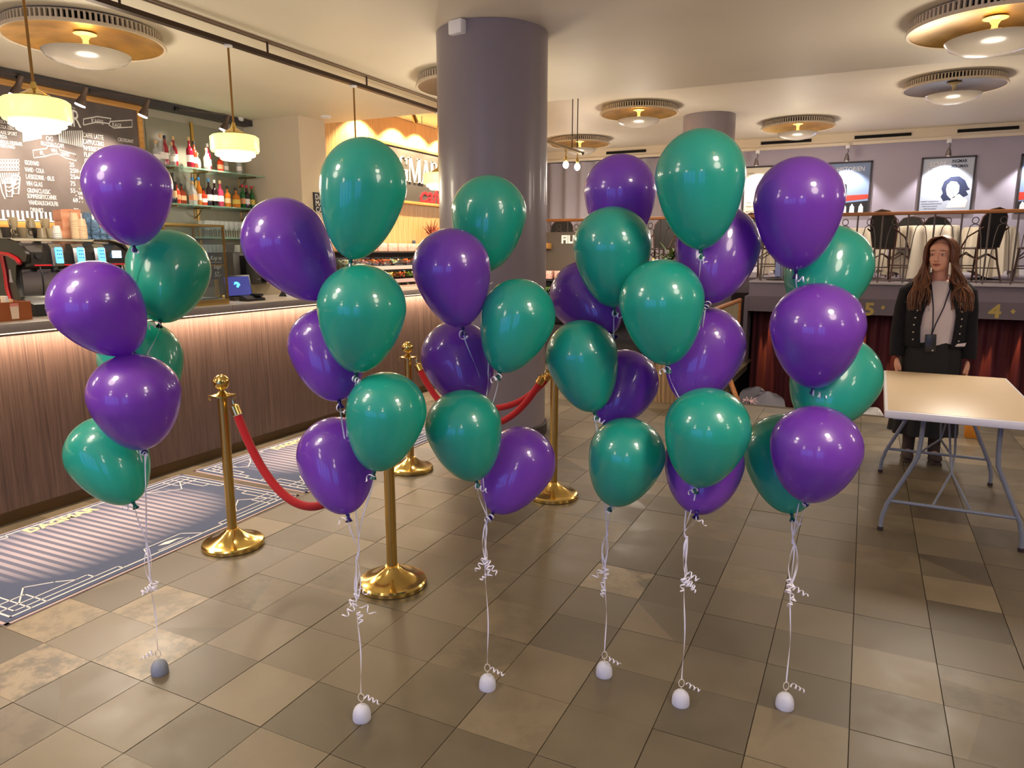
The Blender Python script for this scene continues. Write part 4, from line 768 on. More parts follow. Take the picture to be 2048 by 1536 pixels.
# black fridge behind the bunches
q = on_z(1245, 770, 0); t = thing('drinks_fridge', 'tall black drinks fridge behind the fourth bunch of balloons', 'fridge', (-2.66, 9.0, 0)); m = MB(); m.box((0, 0, .66), (.74, .5, 1.30), bev=.01); m.build('fridge_body', BLACK, t)
m = MB(); m.box((-.02, -.256, .68), (.6, .01, 1.12)); d = m.build('door', mat('black fridge glass', (14, 14, 16), .08), t); m = MB(); m.tube([(.30, -.27, .9), (.30, -.285, .9), (.30, -.285, .5), (.30, -.27, .5)], .008, 8); m.build('handle', STEEL, d)
for k in range(5):
    m = MB(); m.lathe([(.03, 0), (.032, .01), (.032, .13), (.014, .18), (.014, .21)], 12, c=(-.2 + k * .11, 0, 1.31)); o = m.build('soda_bottle', [AMB, LW, ORG, CLR, LY][k]); o.location = (-2.66, 9.0, 0); tag(o, ['amber', 'white', 'orange', 'clear', 'yellow'][k] + ' soda bottle standing on the black drinks fridge', 'bottle')
# ================================================================ FLOOR MATS
def floor_mat(ya, yb, label, skew):
    xa, xb = -4.335, -3.245
    t = thing('floor_mat', label, 'floor mat', ((xa + xb) / 2, (ya + yb) / 2, 0), skew, 'printed mats along the bar'); Wd, Ln = xb - xa, yb - ya
    mm = bpy.data.materials.new('striped mat'); mm.use_nodes = True; nt = mm.node_tree; bs = nt.nodes['Principled BSDF']; L = nt.links.new
    tc = nt.nodes.new('ShaderNodeTexCoord'); sp = nt.nodes.new('ShaderNodeSeparateXYZ'); L(tc.outputs['Object'], sp.inputs[0])
    # stripes run across the mat, fading towards both ends and the aisle side
    def mth(op, a, b=None, clamp=False):
        n = nt.nodes.new('ShaderNodeMath'); n.operation = op; n.use_clamp = clamp
        for i, v in enumerate((a, b)):
            if v is None: continue
            if isinstance(v, (int, float)): n.inputs[i].default_value = v
            else: L(v, n.inputs[i])
        return n.outputs[0]
    xs, ys = sp.outputs[0], sp.outputs[1]
    st = mth('SINE', mth('MULTIPLY', ys, 2 * PI / 0.052)); st = mth('MULTIPLY_ADD', st, 1.6); st.node.inputs[2].default_value = .5; st.node.use_clamp = True
    ex = mth('DIVIDE', mth('ADD', xs, .10), .46); ey = mth('DIVIDE', ys, Ln * .40); r2 = mth('ADD', mth('MULTIPLY', ex, ex), mth('MULTIPLY', mth('MULTIPLY', ey, ey), mth('MULTIPLY', ey, ey)))
    fade = mth('SUBTRACT', 1.0, r2, True)
    fac = mth('MULTIPLY', st, fade, True)
    nz = nt.nodes.new('ShaderNodeTexNoise'); nz.inputs['Scale'].default_value = 260; L(tc.outputs['Object'], nz.inputs['Vector'])
    base = nt.nodes.new('ShaderNodeMix'); base.data_type = 'RGBA'; L(nz.outputs['Fac'], base.inputs[0]); base.inputs[6].default_value = rgb(52, 60, 84); base.inputs[7].default_value = rgb(82, 90, 114)
    mx = nt.nodes.new('ShaderNodeMix'); mx.data_type = 'RGBA'; L(fac, mx.inputs[0]); pale_print = nt.nodes.new('ShaderNodeMix'); pale_print.data_type = 'RGBA'; L(mth('MULTIPLY', fade, .6), pale_print.inputs[0]); L(base.outputs[2], pale_print.inputs[6]); pale_print.inputs[7].default_value = rgb(118, 114, 130); L(pale_print.outputs[2], mx.inputs[6]); mx.inputs[7].default_value = rgb(172, 160, 166)  # halftone print pales towards the middle of the mat
    L(mx.outputs[2], bs.inputs['Base Color']); bs.inputs['Roughness'].default_value = 0.95
    bp = nt.nodes.new('ShaderNodeBump'); bp.inputs['Strength'].default_value = .5; bp.inputs['Distance'].default_value = .002; L(nz.outputs['Fac'], bp.inputs['Height']); L(bp.outputs['Normal'], bs.inputs['Normal'])
    m = MB(); m.box((0, 0, .0045), (Wd - .03, Ln - .03, .008)); m.build('mat_pile', mm, t)
    m = MB()
    for s in (-1, 1): m.box((s * (Wd / 2 - .01), 0, .003), (.02, Ln, .006)); m.box((0, s * (Ln / 2 - .01), .003), (Wd, .02, .006))
    m.build('rubber_edge', mat('pale rubber edge', (170, 150, 146), .8), t)
    m = MB(); z = .0095
    def ln(pts, w_=.010):
        for (ax, ay), (bx, by) in zip(pts, pts[1:]):
            L_ = math.hypot(bx - ax, by - ay); an = math.atan2(by - ay, bx - ax); m.box(((ax + bx) / 2, (ay + by) / 2, z), (L_ + w_, w_, .0015), T=M.Rotation(an, 3, 'Z'))
    hx, hy = Wd / 2 - .05, Ln / 2 - .05
    ln([(-hx, -hy), (hx, -hy), (hx, hy), (-hx, hy), (-hx, -hy)])
    for sx in (-1, 1):
        for sy in (-1, 1):
            c = lambda a, b: (sx * (hx - a), sy * (hy - b))
            ln([c(.04, .04), c(.04, .55), c(.0, .55)], .007); ln([c(.04, .04), c(.42, .04), c(.42, 0)], .007)
            ln([c(.09, 0), c(.09, .42), c(.04, .42)], .007); ln([c(0, .09), c(.32, .09), c(.32, .04)], .007)
            ln([c(0, .16), c(.16, .16), c(.16, 0)], .007); ln([c(.09, .09), c(.24, .20), c(.16, .30), c(.09, .36)], .007)
    ln([(hx, -.18), (hx - .11, -.12), (hx - .11, .12), (hx, .18)], .007); ln([(hx - .02, -.1), (hx - .02, .1)], .006)
    m.prism([(0, 0), (.03, .045), (.02, .11), (.035, .15), (.01, .12), (-.01, .05)], .0015, T=M.Translation((hx - .075, -.06, z)))
    m.build('white_lines', mat('mat print', (206, 200, 196), .9), t)
    m = MB(); m.text('DAGMAR', .105, frame((-hx + .085, -.24, z), (0, 1, 0), (-1, 0, 0)), sx=.95, ext=.0008, off=.004); m.build('mat_lettering', mat('mat gold print', (226, 206, 150), .9), t)
    return t
floor_mat(1.575, 3.43, 'dark blue striped floor mat along the bar, nearer one with the brass post beside it', R(1.3))
floor_mat(3.50, 5.38, 'dark blue striped floor mat along the bar, farther one past the joint', R(-.5))
# ================================================================ BARRIER
def stanchion(x, y, label):
    t = thing('stanchion', label, 'rope barrier post', (x, y, 0), 0, 'brass rope barrier posts')
    m = MB(); m.lathe([(.158, 0), (.165, .004), (.165, .022), (.158, .030), (.125, .036), (.075, .062), (.040, .090), (.034, .097)], 48); m.build('base', BRASS, t, 30)
    m = MB(); m.lathe([(.0255, .09), (.0255, .84)], 32); m.build('pole', mat('satin brass', (202, 168, 92), .24, 1.0), t)
    m = MB(); m.lathe([(.027, .835), (.055, .842), (.055, .850), (.026, .858), (.012, .872), (.012, .880)], 32); m.build('collar', BRASS, t)
    m = MB(); m.ball((0, 0, .918), .042, 24); m.build('ball', BRASS, t, 80)
    for k in range(4):
        a = PI / 4 + k * PI / 2; c, s = math.cos(a), math.sin(a); m = MB(); m.tube([(c * .048, s * .048, .846), (c * .064, s * .064, .850), (c * .068, s * .068, .836), (c * .058, s * .058, .822)], .004, 6); m.build('hook', BRASS, t)
    return t
S1, S2, S3, S4 = (-3.024, 2.66), (-1.955, 2.66), (-2.93, 4.26), (-1.745, 4.18)
stanchion(*S1, 'brass rope post standing next to the blue mats'); stanchion(*S2, 'brass rope post nearest the camera, base in front of the second bunch'); stanchion(*S3, 'brass rope post at the far corner of the mats, two ropes hooked on'); stanchion(*S4, 'brass rope post in front of the big grey column')
VEL = mat('red velvet', (176, 4, 14), .8, sheen=.15)
def rope(a, b, sag, label, off=(0, 0)):
    A_, B_ = V((a[0], a[1], .815)), V((b[0], b[1], .815)); d = (B_ - A_).normalized(); A_ += d * .075; B_ -= d * .075; A_ += V((off[0], off[1], 0)); B_ += V((off[0], off[1], 0))
    t = thing('velvet_rope', label, 'rope', A_, 0, 'red velvet barrier ropes'); D = B_ - A_; L = D.length
    pts = []
    for k in range(33):
        u = k / 32; s = (math.cosh((u - .5) * 3.2) - math.cosh(1.6)) / (math.cosh(1.6) - 1) * sag; pts.append(D * u + V((0, 0, s)))
    m = MB(); m.tube(pts[1:-1], .0225, 14); m.build('rope', VEL, t, 80)
    for s in (0, 1):
        q = pts if s == 0 else pts[::-1]
        d_ = (q[3] - q[0]).normalized(); m = MB(); m.tube([q[0] + d_ * .012, q[0] + d_ * .022, q[0] + d_ * .07], [.012, .026, .026], 14); m.build('ferrule', BRASS, t)
        m = MB(); m.tube([q[0] + V((0, 0, .02)), q[0] + V((0, 0, .004)), q[0].lerp(q[1], .7)], .004, 6); m.build('snap_hook', BRASS, t)
    return t
rope(S1, S2, .50, 'red velvet rope hanging low from the post by the mats'); rope(S3, S4, .40, 'red velvet rope slung in front of the big grey column'); rope((S3[0] - .0, S3[1] + .06), (S4[0], S4[1] + .1), .30, 'red velvet rope behind the one slung before the column, less slack', (0, .03))
# ================================================================ BALLOONS
def latex(name, col, deep):
    m = bpy.data.materials.new(name); m.use_nodes = True; nt = m.node_tree; nt.nodes.clear(); L = nt.links.new
    out = nt.nodes.new('ShaderNodeOutputMaterial'); b = nt.nodes.new('ShaderNodeBsdfPrincipled')
    b.inputs['Base Color'].default_value = rgb(*col); b.inputs['Roughness'].default_value = .34; b.inputs['Coat Weight'].default_value = 1.0; b.inputs['Coat Roughness'].default_value = .07
    b.inputs['Specular IOR Level'].default_value = .6
    tr = nt.nodes.new('ShaderNodeBsdfTranslucent'); tr.inputs[0].default_value = rgb(*deep)
    mx = nt.nodes.new('ShaderNodeMixShader'); mx.inputs[0].default_value = .34; L(b.outputs[0], mx.inputs[1]); L(tr.outputs[0], mx.inputs[2])
    # thin latex lets a little of the background through where it is seen square on
    tp = nt.nodes.new('ShaderNodeBsdfTransparent'); tp.inputs[0].default_value = rgb(*deep); m2 = nt.nodes.new('ShaderNodeMixShader'); m2.inputs[0].default_value = .05
    L(mx.outputs[0], m2.inputs[1]); L(tp.outputs[0], m2.inputs[2]); L(m2.outputs[0], out.inputs[0]); MATS[name] = m; return m
LGR = latex('green latex', (40, 174, 152), (10, 215, 180)); LPU = latex('purple latex', (132, 68, 184), (170, 96, 232))
KGR = mat('dark green latex knot', (0, 84, 74), .4); KPU = mat('dark purple latex knot', (34, 14, 96), .4)
RIB = mat('white ribbon', (232, 228, 236), .35, coat=.3)
def body_mesh():
    pr = [(0, .5)]; n = 26
    for k in range(1, n + 1):
        a = PI / 2 * (1 - k / n); pr.append((.5 * math.cos(a), .5 * math.sin(a)))
    n = 26
    for k in range(1, n + 1):
        t_ = k / n; z = -.80 * t_; r = .5 * math.sqrt(max(0, 1 - t_ ** 2.05)) * (1 - .14 * t_)
        pr.append((max(r, .028), z))
    return MB().lathe(pr, 56, caps=False)
BM = {c: body_mesh().mesh('balloon_skin', m_, 80) for c, m_ in (('g', LGR), ('p', LPU))}
def knot_mesh(m_): return MB().lathe([(.008, .006), (.0055, 0), (.0075, -.003), (.0045, -.006), (.006, -.012), (.010, -.020), (.012, -.024), (.008, -.023)], 14, caps=False).mesh('knot', m_, 60)
KM = {'g': knot_mesh(KGR), 'p': knot_mesh(KPU)}
BAL = [('1a', 1, 'p', 256, 372, 165, 268, 492, 1, 2.335), ('1b', 1, 'g', 338, 536, 157, 320, 645, -1, 2.631), ('1c', 1, 'p', 190, 605, 172, 266, 704, 1, 2.319), ('1d', 1, 'g', 282, 716, 156, 300, 824, -1, 2.678), ('1e', 1, 'p', 269, 788, 172, 288, 896, 1, 2.431), ('1f', 1, 'g', 212, 905, 150, 268, 1008, -1, 2.632),
 ('2a', 2, 'g', 727, 371, 171, 701, 524, 1, 2.062), ('2b', 2, 'p', 570, 482, 168, 655, 600, -1, 2.234), ('2c', 2, 'g', 724, 615, 176, 712, 748, 1, 2.125), ('2d', 2, 'p', 655, 690, 154, 679, 804, -1, 2.322), ('2e', 2, 'g', 773, 822, 160, 748, 946, 1, 2.199), ('2f', 2, 'p', 673, 910, 155, 696, 1032, -1, 2.39),
 ('3a', 3, 'g', 978, 427, 150, 965, 548, -1, 2.436), ('3b', 3, 'p', 903, 535, 156, 926, 658, 1, 2.261), ('3c', 3, 'g', 1037, 632, 148, 998, 749, 1, 2.298), ('3d', 3, 'p', 914, 712, 144, 950, 820, -1, 2.516), ('3e', 3, 'g', 927, 853, 153, 953, 963, 1, 2.362), ('3f', 3, 'p', 1040, 924, 143, 984, 1029, -1, 2.592),
 ('4a', 4, 'p', 1240, 383, 143, 1240, 505, -1, 2.51), ('4b', 4, 'g', 1224, 492, 156, 1228, 618, 1, 2.347), ('4c', 4, 'p', 1168, 590, 140, 1224, 668, -1, 2.578), ('4d', 4, 'g', 1163, 712, 144, 1190, 828, 1, 2.418), ('4e', 4, 'p', 1250, 764, 134, 1208, 850, -1, 2.615), ('4f', 4, 'g', 1254, 908, 152, 1221, 1012, 1, 2.461),
 ('5a', 5, 'g', 1400, 352, 177, 1402, 505, 1, 2.126), ('5b', 5, 'p', 1435, 492, 166, 1412, 606, -1, 2.349), ('5c', 5, 'g', 1323, 602, 168, 1336, 734, 1, 2.201), ('5d', 5, 'p', 1411, 692, 157, 1372, 812, -1, 2.413), ('5e', 5, 'g', 1415, 856, 169, 1392, 975, 1, 2.253), ('5f', 5, 'p', 1408, 925, 156, 1393, 1026, -1, 2.486),
 ('6a', 6, 'p', 1597, 402, 173, 1592, 545, 1, 2.146), ('6b', 6, 'g', 1657, 532, 168, 1625, 640, -1, 2.357), ('6c', 6, 'p', 1634, 652, 180, 1626, 776, 1, 2.175), ('6d', 6, 'g', 1672, 752, 172, 1628, 850, -1, 2.386), ('6e', 6, 'p', 1632, 893, 175, 1612, 1000, 1, 2.212), ('6f', 6, 'g', 1567, 905, 156, 1584, 1032, -1, 2.534)]
BUNCH = ['', 'first bunch from the bar', 'second bunch from the bar', 'third bunch from the bar', 'fourth bunch from the bar', 'fifth bunch from the bar', 'bunch nearest the table']
POSN = {'a': 'topmost of the', 'b': 'second from the top of the', 'c': 'third from the top of the', 'd': 'fourth from the top of the', 'e': 'second lowest of the', 'f': 'lowest of the'}
LOOK = {'1a': 'upright purple balloon', '1b': 'green balloon before the bar', '1c': 'strongly tilted purple balloon', '1d': 'mostly hidden green balloon', '1e': 'rounded purple balloon', '1f': 'bright tilted green balloon',
 '2a': 'green balloon under a pendant', '2b': 'large strongly tilted purple balloon', '2c': 'big round green balloon', '2d': 'half hidden purple balloon', '2e': 'green balloon hiding a brass post', '2f': 'purple balloon, knot showing'}
WT = {1: (320, 1346), 2: (724, 1438), 3: (975, 1376), 4: (1208, 1350), 5: (1361, 1408), 6: (1569, 1414)}
TIE = {1: (296, 1096), 2: (712, 1120), 3: (972, 1050), 4: (1213, 1075), 5: (1375, 1078), 6: (1589, 1092)}
tie3 = {}; wpos = {}
for c_, (px, py) in WT.items():
    q = on_z(px, py, 0); wpos[c_] = q; r_ = ray(*TIE[c_]); hd = math.hypot(q.x, q.y); tie3[c_] = CO + r_ * (hd / math.hypot(r_.x, r_.y))
def bez(p, n=16):
    out = []
    for k in range(n + 1):
        t_ = k / n; q = [V(v) for v in p]
        while len(q) > 1: q = [q[i].lerp(q[i + 1], t_) for i in range(len(q) - 1)]
        out.append(q[0])
    return out
def ribbon(mb, pts, w_=.0042, tw=1.0, ph=0.0):      # a flat curling ribbon, slowly twisting
    pts = [V(p) for p in pts]; rings = []
    for i, p in enumerate(pts):
        t_ = (pts[min(i + 1, len(pts) - 1)] - pts[max(i - 1, 0)]).normalized(); a = t_.orthogonal().normalized(); b = t_.cross(a); an = ph + tw * i
        s = (a * math.cos(an) + b * math.sin(an)) * w_ / 2; n_ = (b * math.cos(an) - a * math.sin(an)) * .0003
        rings.append([p - s - n_, p + s - n_, p + s + n_, p - s + n_])
    mb.loft(rings, cap=True)
def curl(mb, p, d, r=.011, turns=3.0, L=.05, w_=.0045, seed=0):
    rnd = random.Random(seed); d = V(d).normalized(); a = d.orthogonal().normalized(); b = d.cross(a); n = int(turns * 14); rings = []
    a_, b_ = a, b; p = V(p) - a * r
    for k in range(n + 1):
        an = 2 * PI * turns * k / n; rr = r * (1 - .35 * k / n); c = p + d * (L * k / n) + (a * math.cos(an) + b * math.sin(an)) * rr; s = d * w_ / 2; q = (a * math.cos(an) + b * math.sin(an)) * .0003
        rings.append([c - s - q, c + s - q, c + s + q, c - s + q])
    mb.loft(rings, cap=True)
for (nm, col, cc, px, py, wpx, kx, ky, fr, dp) in BAL:
    Pc = CO + ray(px, py) * dp; D = wpx * dp / FPX; rk = ray(kx, ky)
    # knot: on its sight line, 0.83 D from the centre, away from the viewer for the front balloons
    w0_ = CO - Pc; A_ = rk.dot(rk); B_ = 2 * rk.dot(w0_); C_ = w0_.dot(w0_) - (.83 * D) ** 2; disc = B_ * B_ - 4 * A_ * C_
    if disc > 0: tk = (-B_ + (1 if fr > 0 else -1) * math.sqrt(disc) * .8) / (2 * A_); 
    else: tk = -B_ / (2 * A_)
    K = CO + rk * tk; ax = (Pc - K); ln_ = ax.length; st_ = ln_ / (.83 * D); ax.normalize()
    lab = '%s, %s %s' % (LOOK.get(nm, ('green' if cc == 'g' else 'purple') + ' balloon'), POSN[nm[1]], BUNCH[col])
    t = thing('balloon', lab, 'balloon', K, 0, 'green and purple balloons')
    q = ax.to_track_quat('Z', 'Y')
    b = bpy.data.objects.new('balloon_skin', BM[cc]); COL.objects.link(b); b.parent = t; b.rotation_mode = 'QUATERNION'; b.rotation_quaternion = q; b.location = Pc - K; b.scale = (D, D, D * (st_ if nm[1] != 'x' else 1))
    k_ = bpy.data.objects.new('knot', KM[cc]); COL.objects.link(k_); k_.parent = t; k_.rotation_mode = 'QUATERNION'; k_.rotation_quaternion = q; k_.location = ax * (.83 * D * st_ - .80 * D * st_ - .002)
    T_ = tie3[col]; rnd = random.Random(nm)
    hz = V((T_.x, T_.y, 0)).normalized()
    # ribbon runs between the front and the rear balloons, down to the tie
    spine = lambda z_: V((T_.x, T_.y, z_)) + V((CR.x, CR.y, 0)) * (0.012 * math.sin(z_ * 9 + col))
    kz = K.z - .01; nx = V((K.x, K.y, 0)) - V((T_.x, T_.y, 0))
    pts = bez([K - ax * .008, K + V((0, 0, -.06)), spine(max(T_.z + .05, K.z - .18)), spine(max(T_.z + .02, K.z - .30))], 14)
    z_ = pts[-1].z
    while z_ > T_.z + .03: z_ -= .05; pts.append(spine(max(z_, T_.z)) if z_ > T_.z else T_)
    pts.append(T_.copy())
    m = MB(); ribbon(m, [p - K for p in pts], tw=.22, ph=rnd.uniform(0, 3)); m.build('ribbon', RIB, t, 60)
    m = MB(); curl(m, (0, 0, -.006), (CR * rnd.choice([-1, 1]) * rnd.uniform(.3, 1) + V((0, 0, -.35)) - CF * .5), rnd.uniform(.008, .013), rnd.uniform(1.2, 2.6), rnd.uniform(.03, .05), seed=nm); m.build('ribbon_curl', RIB, t, 60)
GRYW = mat('pale grey cast weight', (196, 196, 206), .6, noise=.06, nscale=30); GRYD = mat('mid grey cast weight', (128, 134, 146), .6, noise=.06, nscale=30)
WL = ['', 'darker grey half-round balloon weight, nearest the blue mats', 'pale half-round balloon weight, closest to the camera', 'pale half-round balloon weight under the third bunch', 'pale half-round balloon weight under the fourth bunch', 'pale half-round balloon weight under the fifth bunch, looping ribbon on top', 'pale half-round balloon weight under the bunch nearest the table']
for c_ in range(1, 7):
    q = wpos[c_]; t = thing('balloon_weight', WL[c_], 'balloon weight', q, random.uniform(0, 3), 'balloon weights on the floor'); rnd = random.Random(c_ * 11); Rr = .0315
    m = MB(); m.lathe([(0, 0), (Rr * .96, 0), (Rr, .004), (Rr * .99, .020), (Rr * .93, .032), (Rr * .80, .042), (Rr * .58, .050), (Rr * .3, .0545), (0, .056)], 32, caps=False); m.build('weight_body', GRYD if c_ == 1 else GRYW, t, 70)
    rz = M.Rotation(-t.rotation_euler.z, 4, 'Z'); T_ = rz @ (tie3[c_] - q)
    lo = V((CR.x, CR.y, 0)); lo.rotate(rz.to_3x3().to_quaternion())
    hk = MB(); hk.tube([V((0, 0, .052)), V((0, 0, .068))] + [V((0, 0, .083)) + lo * (.010 * math.sin(a)) + V((0, 0, -.015 * math.cos(a))) for a in [2 * PI * k / 16 for k in range(17)]], .0016, 6); hk.build('wire_loop', mat('cream wire', (214, 204, 186), .4), t)
    m = MB(); n = 40; pts = [V((0, 0, .097)).lerp(T_, k / n) + lo * (.006 * math.sin(k * .16)) * math.sin(PI * k / n) for k in range(n + 1)]; ribbon(m, pts, w_=.0046, tw=.16, ph=rnd.uniform(0, 2)); m.build('ribbon', RIB, t, 60)
    vc = -CF * .3; vc.rotate(rz.to_3x3().to_quaternion())
    m = MB()
    for k in range(5 if c_ != 1 else 4): curl(m, T_ + V((0, 0, -.10 - .012 * k - rnd.uniform(0, .05))) + lo * rnd.uniform(-.004, .008), lo * rnd.uniform(-1, 1) + V((0, 0, -.6)) + vc, rnd.uniform(.008, .014), rnd.uniform(1.5, 3), rnd.uniform(.03, .06), seed=k + c_ * 7)
    for k in range(3): ribbon(m, bez([T_ + V((0, 0, .01)), T_ + lo * rnd.uniform(-.04, .03) + V((0, 0, -.05)), T_ + lo * rnd.uniform(-.03, .02) + V((0, 0, -.09)), T_ + V((0, 0, -.14))], 14), tw=.2)
    m.build('tied_curls', RIB, t, 60)
    m = MB(); s = -1 if c_ == 1 else 1; curl(m, V((0, 0, .085)) + lo * .012 * s + vc * .05, lo * s + V((0, 0, -.55)), .009, 3.2, .055, seed=c_); m.build('end_curl', RIB, t, 60)
# ================================================================ FOLDING TABLE
def table():
    a, b = V((.155, 4.345)), V((.176, 5.865)); ang = math.atan2(b.y - a.y, b.x - a.x) - PI / 2; Wd, Ln, H = .76, 1.52, .74
    t = thing('folding_table', 'white plastic folding table with grey tube legs', 'table', (a.x, a.y, 0), ang)
    TOPM = mat('cream plastic top', (222, 198, 164), .38, bump=.05, bscale=300); EDG = mat('white plastic edge', (226, 224, 232), .4); LEG = mat('grey painted tube', (118, 122, 132), .4)
    m = MB(); m.box((Wd / 2, Ln / 2, H - .022), (Wd, Ln, .044), bev=.012); m.build('tabletop', EDG, t, 40)
    m = MB(); m.box((Wd / 2, Ln / 2, H + .0005), (Wd - .035, Ln - .035, .002), bev=.001); m.build('top_panel', TOPM, t)
    for yy, s in ((.14, 1), (Ln - .14, -1)):
        for xx in (.07, Wd - .07): m = MB(); m.box((xx, yy - s * .05, H - .052), (.05, .03, .018), bev=.003); m.build('hinge_block', EDG, t)
        leg = []
        for xs in (0, 1):
            X_ = lambda u: u if not xs else Wd - u
            m = MB(); m.tube(bez([(X_(.20), yy, H - .045), (X_(.20), yy, H - .20), (X_(.19), yy, H - .28)], 6)[:-1] + bez([(X_(.19), yy, .46), (X_(.14), yy, .34), (X_(.06), yy, .16)], 6) + bez([(X_(.055), yy, .13), (X_(.04), yy, .10), (X_(.04), yy, .02)], 6), .0125, 12); m.build('leg', LEG, t)
            m = MB(); m.lathe([(.016, 0), (.016, .022)], 14, c=(X_(.04), yy, 0)); m.build('foot_cap', mat('brown rubber', (44, 28, 24), .7), t)
        m = MB(); m.tube([(.065, yy, .185), (Wd - .065, yy, .185)], .010, 10); m.build('cross_bar', LEG, t)
        m = MB()
        for dx in (-.02, .02): m.tube([(Wd / 2 + dx, Ln / 2 - s * .06, H - .05), (Wd / 2 + dx * .6, yy + s * .26, .45), (Wd / 2, yy + s * .20, .34)], .006, 8)
        m.tube([(Wd / 2, yy + s * .20, .34), (Wd * .38, yy, .19)], .007, 8); m.tube([(Wd / 2, yy + s * .20, .34), (Wd * .62, yy, .19)], .007, 8); m.build('brace', LEG, t)
    m = MB(); m.tube([(.10, .05, H - .055), (.10, Ln - .05, H - .055)], .011, 8); m.tube([(Wd - .10, .05, H - .055), (Wd - .10, Ln - .05, H - .055)], .011, 8); m.build('side_rail', LEG, t)
table()
q = on_z(1936, 874, 0); m = MB(); m.box((0, 0, .11), (.10, .07, .22), bev=.004); t = thing('paper_bag', 'orange paper bag on the floor behind the woman', 'bag', (q.x + .02, q.y, 0)); m.build('bag_body', mat('orange card', (210, 130, 20), .6), t); m = MB(); m.tube([(-.025, -.02, .21), (-.02, -.02, .27), (.02, -.02, .27), (.025, -.02, .21)], .003, 6); m.build('handle', mat('brown cord', (110, 80, 50), .8), t)
# ================================================================ BALCONY
RY = FY + .04
RAILW = wood('handrail wood', (150, 92, 44), (190, 124, 66), scale=(2, 40, 40), rough=.35)
IRON = mat('grey iron baluster', (96, 86, 84), .45, .3)
t = thing('balcony_railing', 'balcony railing with wooden handrail and grey iron hairpin balusters', 'railing', (0, RY, BALZ))
za, zb = on_y(1740, 428, RY).z - BALZ, 0; HR = za
m = MB(); m.box(((X_R - 4.9) / 2, 0, HR), (X_R + 4.9, .065, .045), bev=.014); m.build('handrail', RAILW, t)
m = MB(); m.box(((X_R - 1.49) / 2, 0, .035), (X_R + 1.49, .02, .012)); m.build('foot_rail', IRON, t)
x = on_y(1762, 480, RY).x; sp = on_y(1813, 480, RY).x - x; k0 = int((x + 4.8) / sp); xs = [x + (k - k0) * sp for k in range(k0 + 16)]
bp_ = MB().tube([(0, 0, 0), (0, 0, HR - .02)], .011, 8).mesh('baluster', IRON, 40)
lp_ = MB(); lp_.tube([(-.12, 0, .06), (-.075, 0, HR - .30)] + [(-.055 * math.cos(a), 0, HR - .20 + .05 * math.sin(a)) for a in [PI * k / 8 for k in range(9)]] + [(.075, 0, HR - .30), (.12, 0, .06)], .006, 6)
lp_.tube([(-.12, 0, .06), (-.13, 0, .04), (0, 0, .035), (.13, 0, .04), (.12, 0, .06)], .006, 6)
lp_.tube([(.036 * math.cos(a), 0, HR - .105 + .040 * math.sin(a)) for a in [2 * PI * k / 16 for k in range(16)]], .006, 6, closed=True); lp_ = lp_.mesh('hairpin_loop', IRON, 40)
for x_ in xs:
    if x_ > X_R - .1: break
    for me, dx in ((bp_, 0), (lp_, sp / 2)): o = bpy.data.objects.new(me.name, me); COL.objects.link(o); o.parent = t; o.location = (x_ + dx, 0, 0)
# gold figures on the lower fascia
GOLDP = mat('dull gold print', (176, 152, 78), .5)
for s_, px, py, hh in [('5', 1727, 629, .20), ('4', 1976, 634, .20)]:
    q = on_y(px, py, FY - .001); m = MB(); m.text(s_, hh * 1.15, TY((q.x, FY - .002, q.z - .004)), sx=1.15, ext=.002, off=.008); o = m.build('gold_figure', GOLDP, balc); o['label'] = 'gold figure ' + s_
for px, py in [(1766, 615), (2026, 623)]:
    q = on_y(px, py, FY); m = MB(); m.prism([(-.028, 0), (0, -.034), (.028, 0), (0, .034)], .003, T=TY((q.x, FY - .002, q.z))); m.build('gold_diamond', GOLDP, balc)
# curtains below
def curtain(xa, xb, y, z0, z1, col, n, amp, name, label, seed=1):
    rnd = random.Random(seed); pts = []; L = xb - xa
    for k in range(n + 1):
        u = k / n; pts.append((xa + L * u, y + amp * math.sin(k * 1.05) * (.5 + .5 * rnd.random())))
    m = MB(); rings = [[V((x_, y_ + (0 if z == z1 else rnd.uniform(-.004, .004)), z)) for x_, y_ in pts] for z in (z1, (z0 + z1) / 2, z0)]; m.loft(rings, closed=False); o = m.build(name, col, None, 80)
    return tag(o, label, 'curtain')
curtain(-1.45, X_R - .05, FY + .32, LOWER + .02, .97, mat('wine velvet', (78, 10, 22), .7, sheen=.1), 300, .045, 'velvet_curtain', 'long wine red velvet curtain lit from above under the balcony')
for px in (1528, 1541, 1642, 1733, 1794, 1985, 2044):
    q = on_y(px, 640, FY + .22); spot((q.x, FY + .235, .90), (q.x, FY + .30, .1), 80, ang=.17, blend=.5, size=.01, color=(1, .42, .14), name='curtain_light')
curtain(-7.0, -3.25, Y_W - .14, BALZ + .02, 3.50, mat('grey lilac drape', (158, 152, 160), .8), 64, .07, 'grey_drape', 'tall grey lilac drapes behind the hanging bulb track', 4)
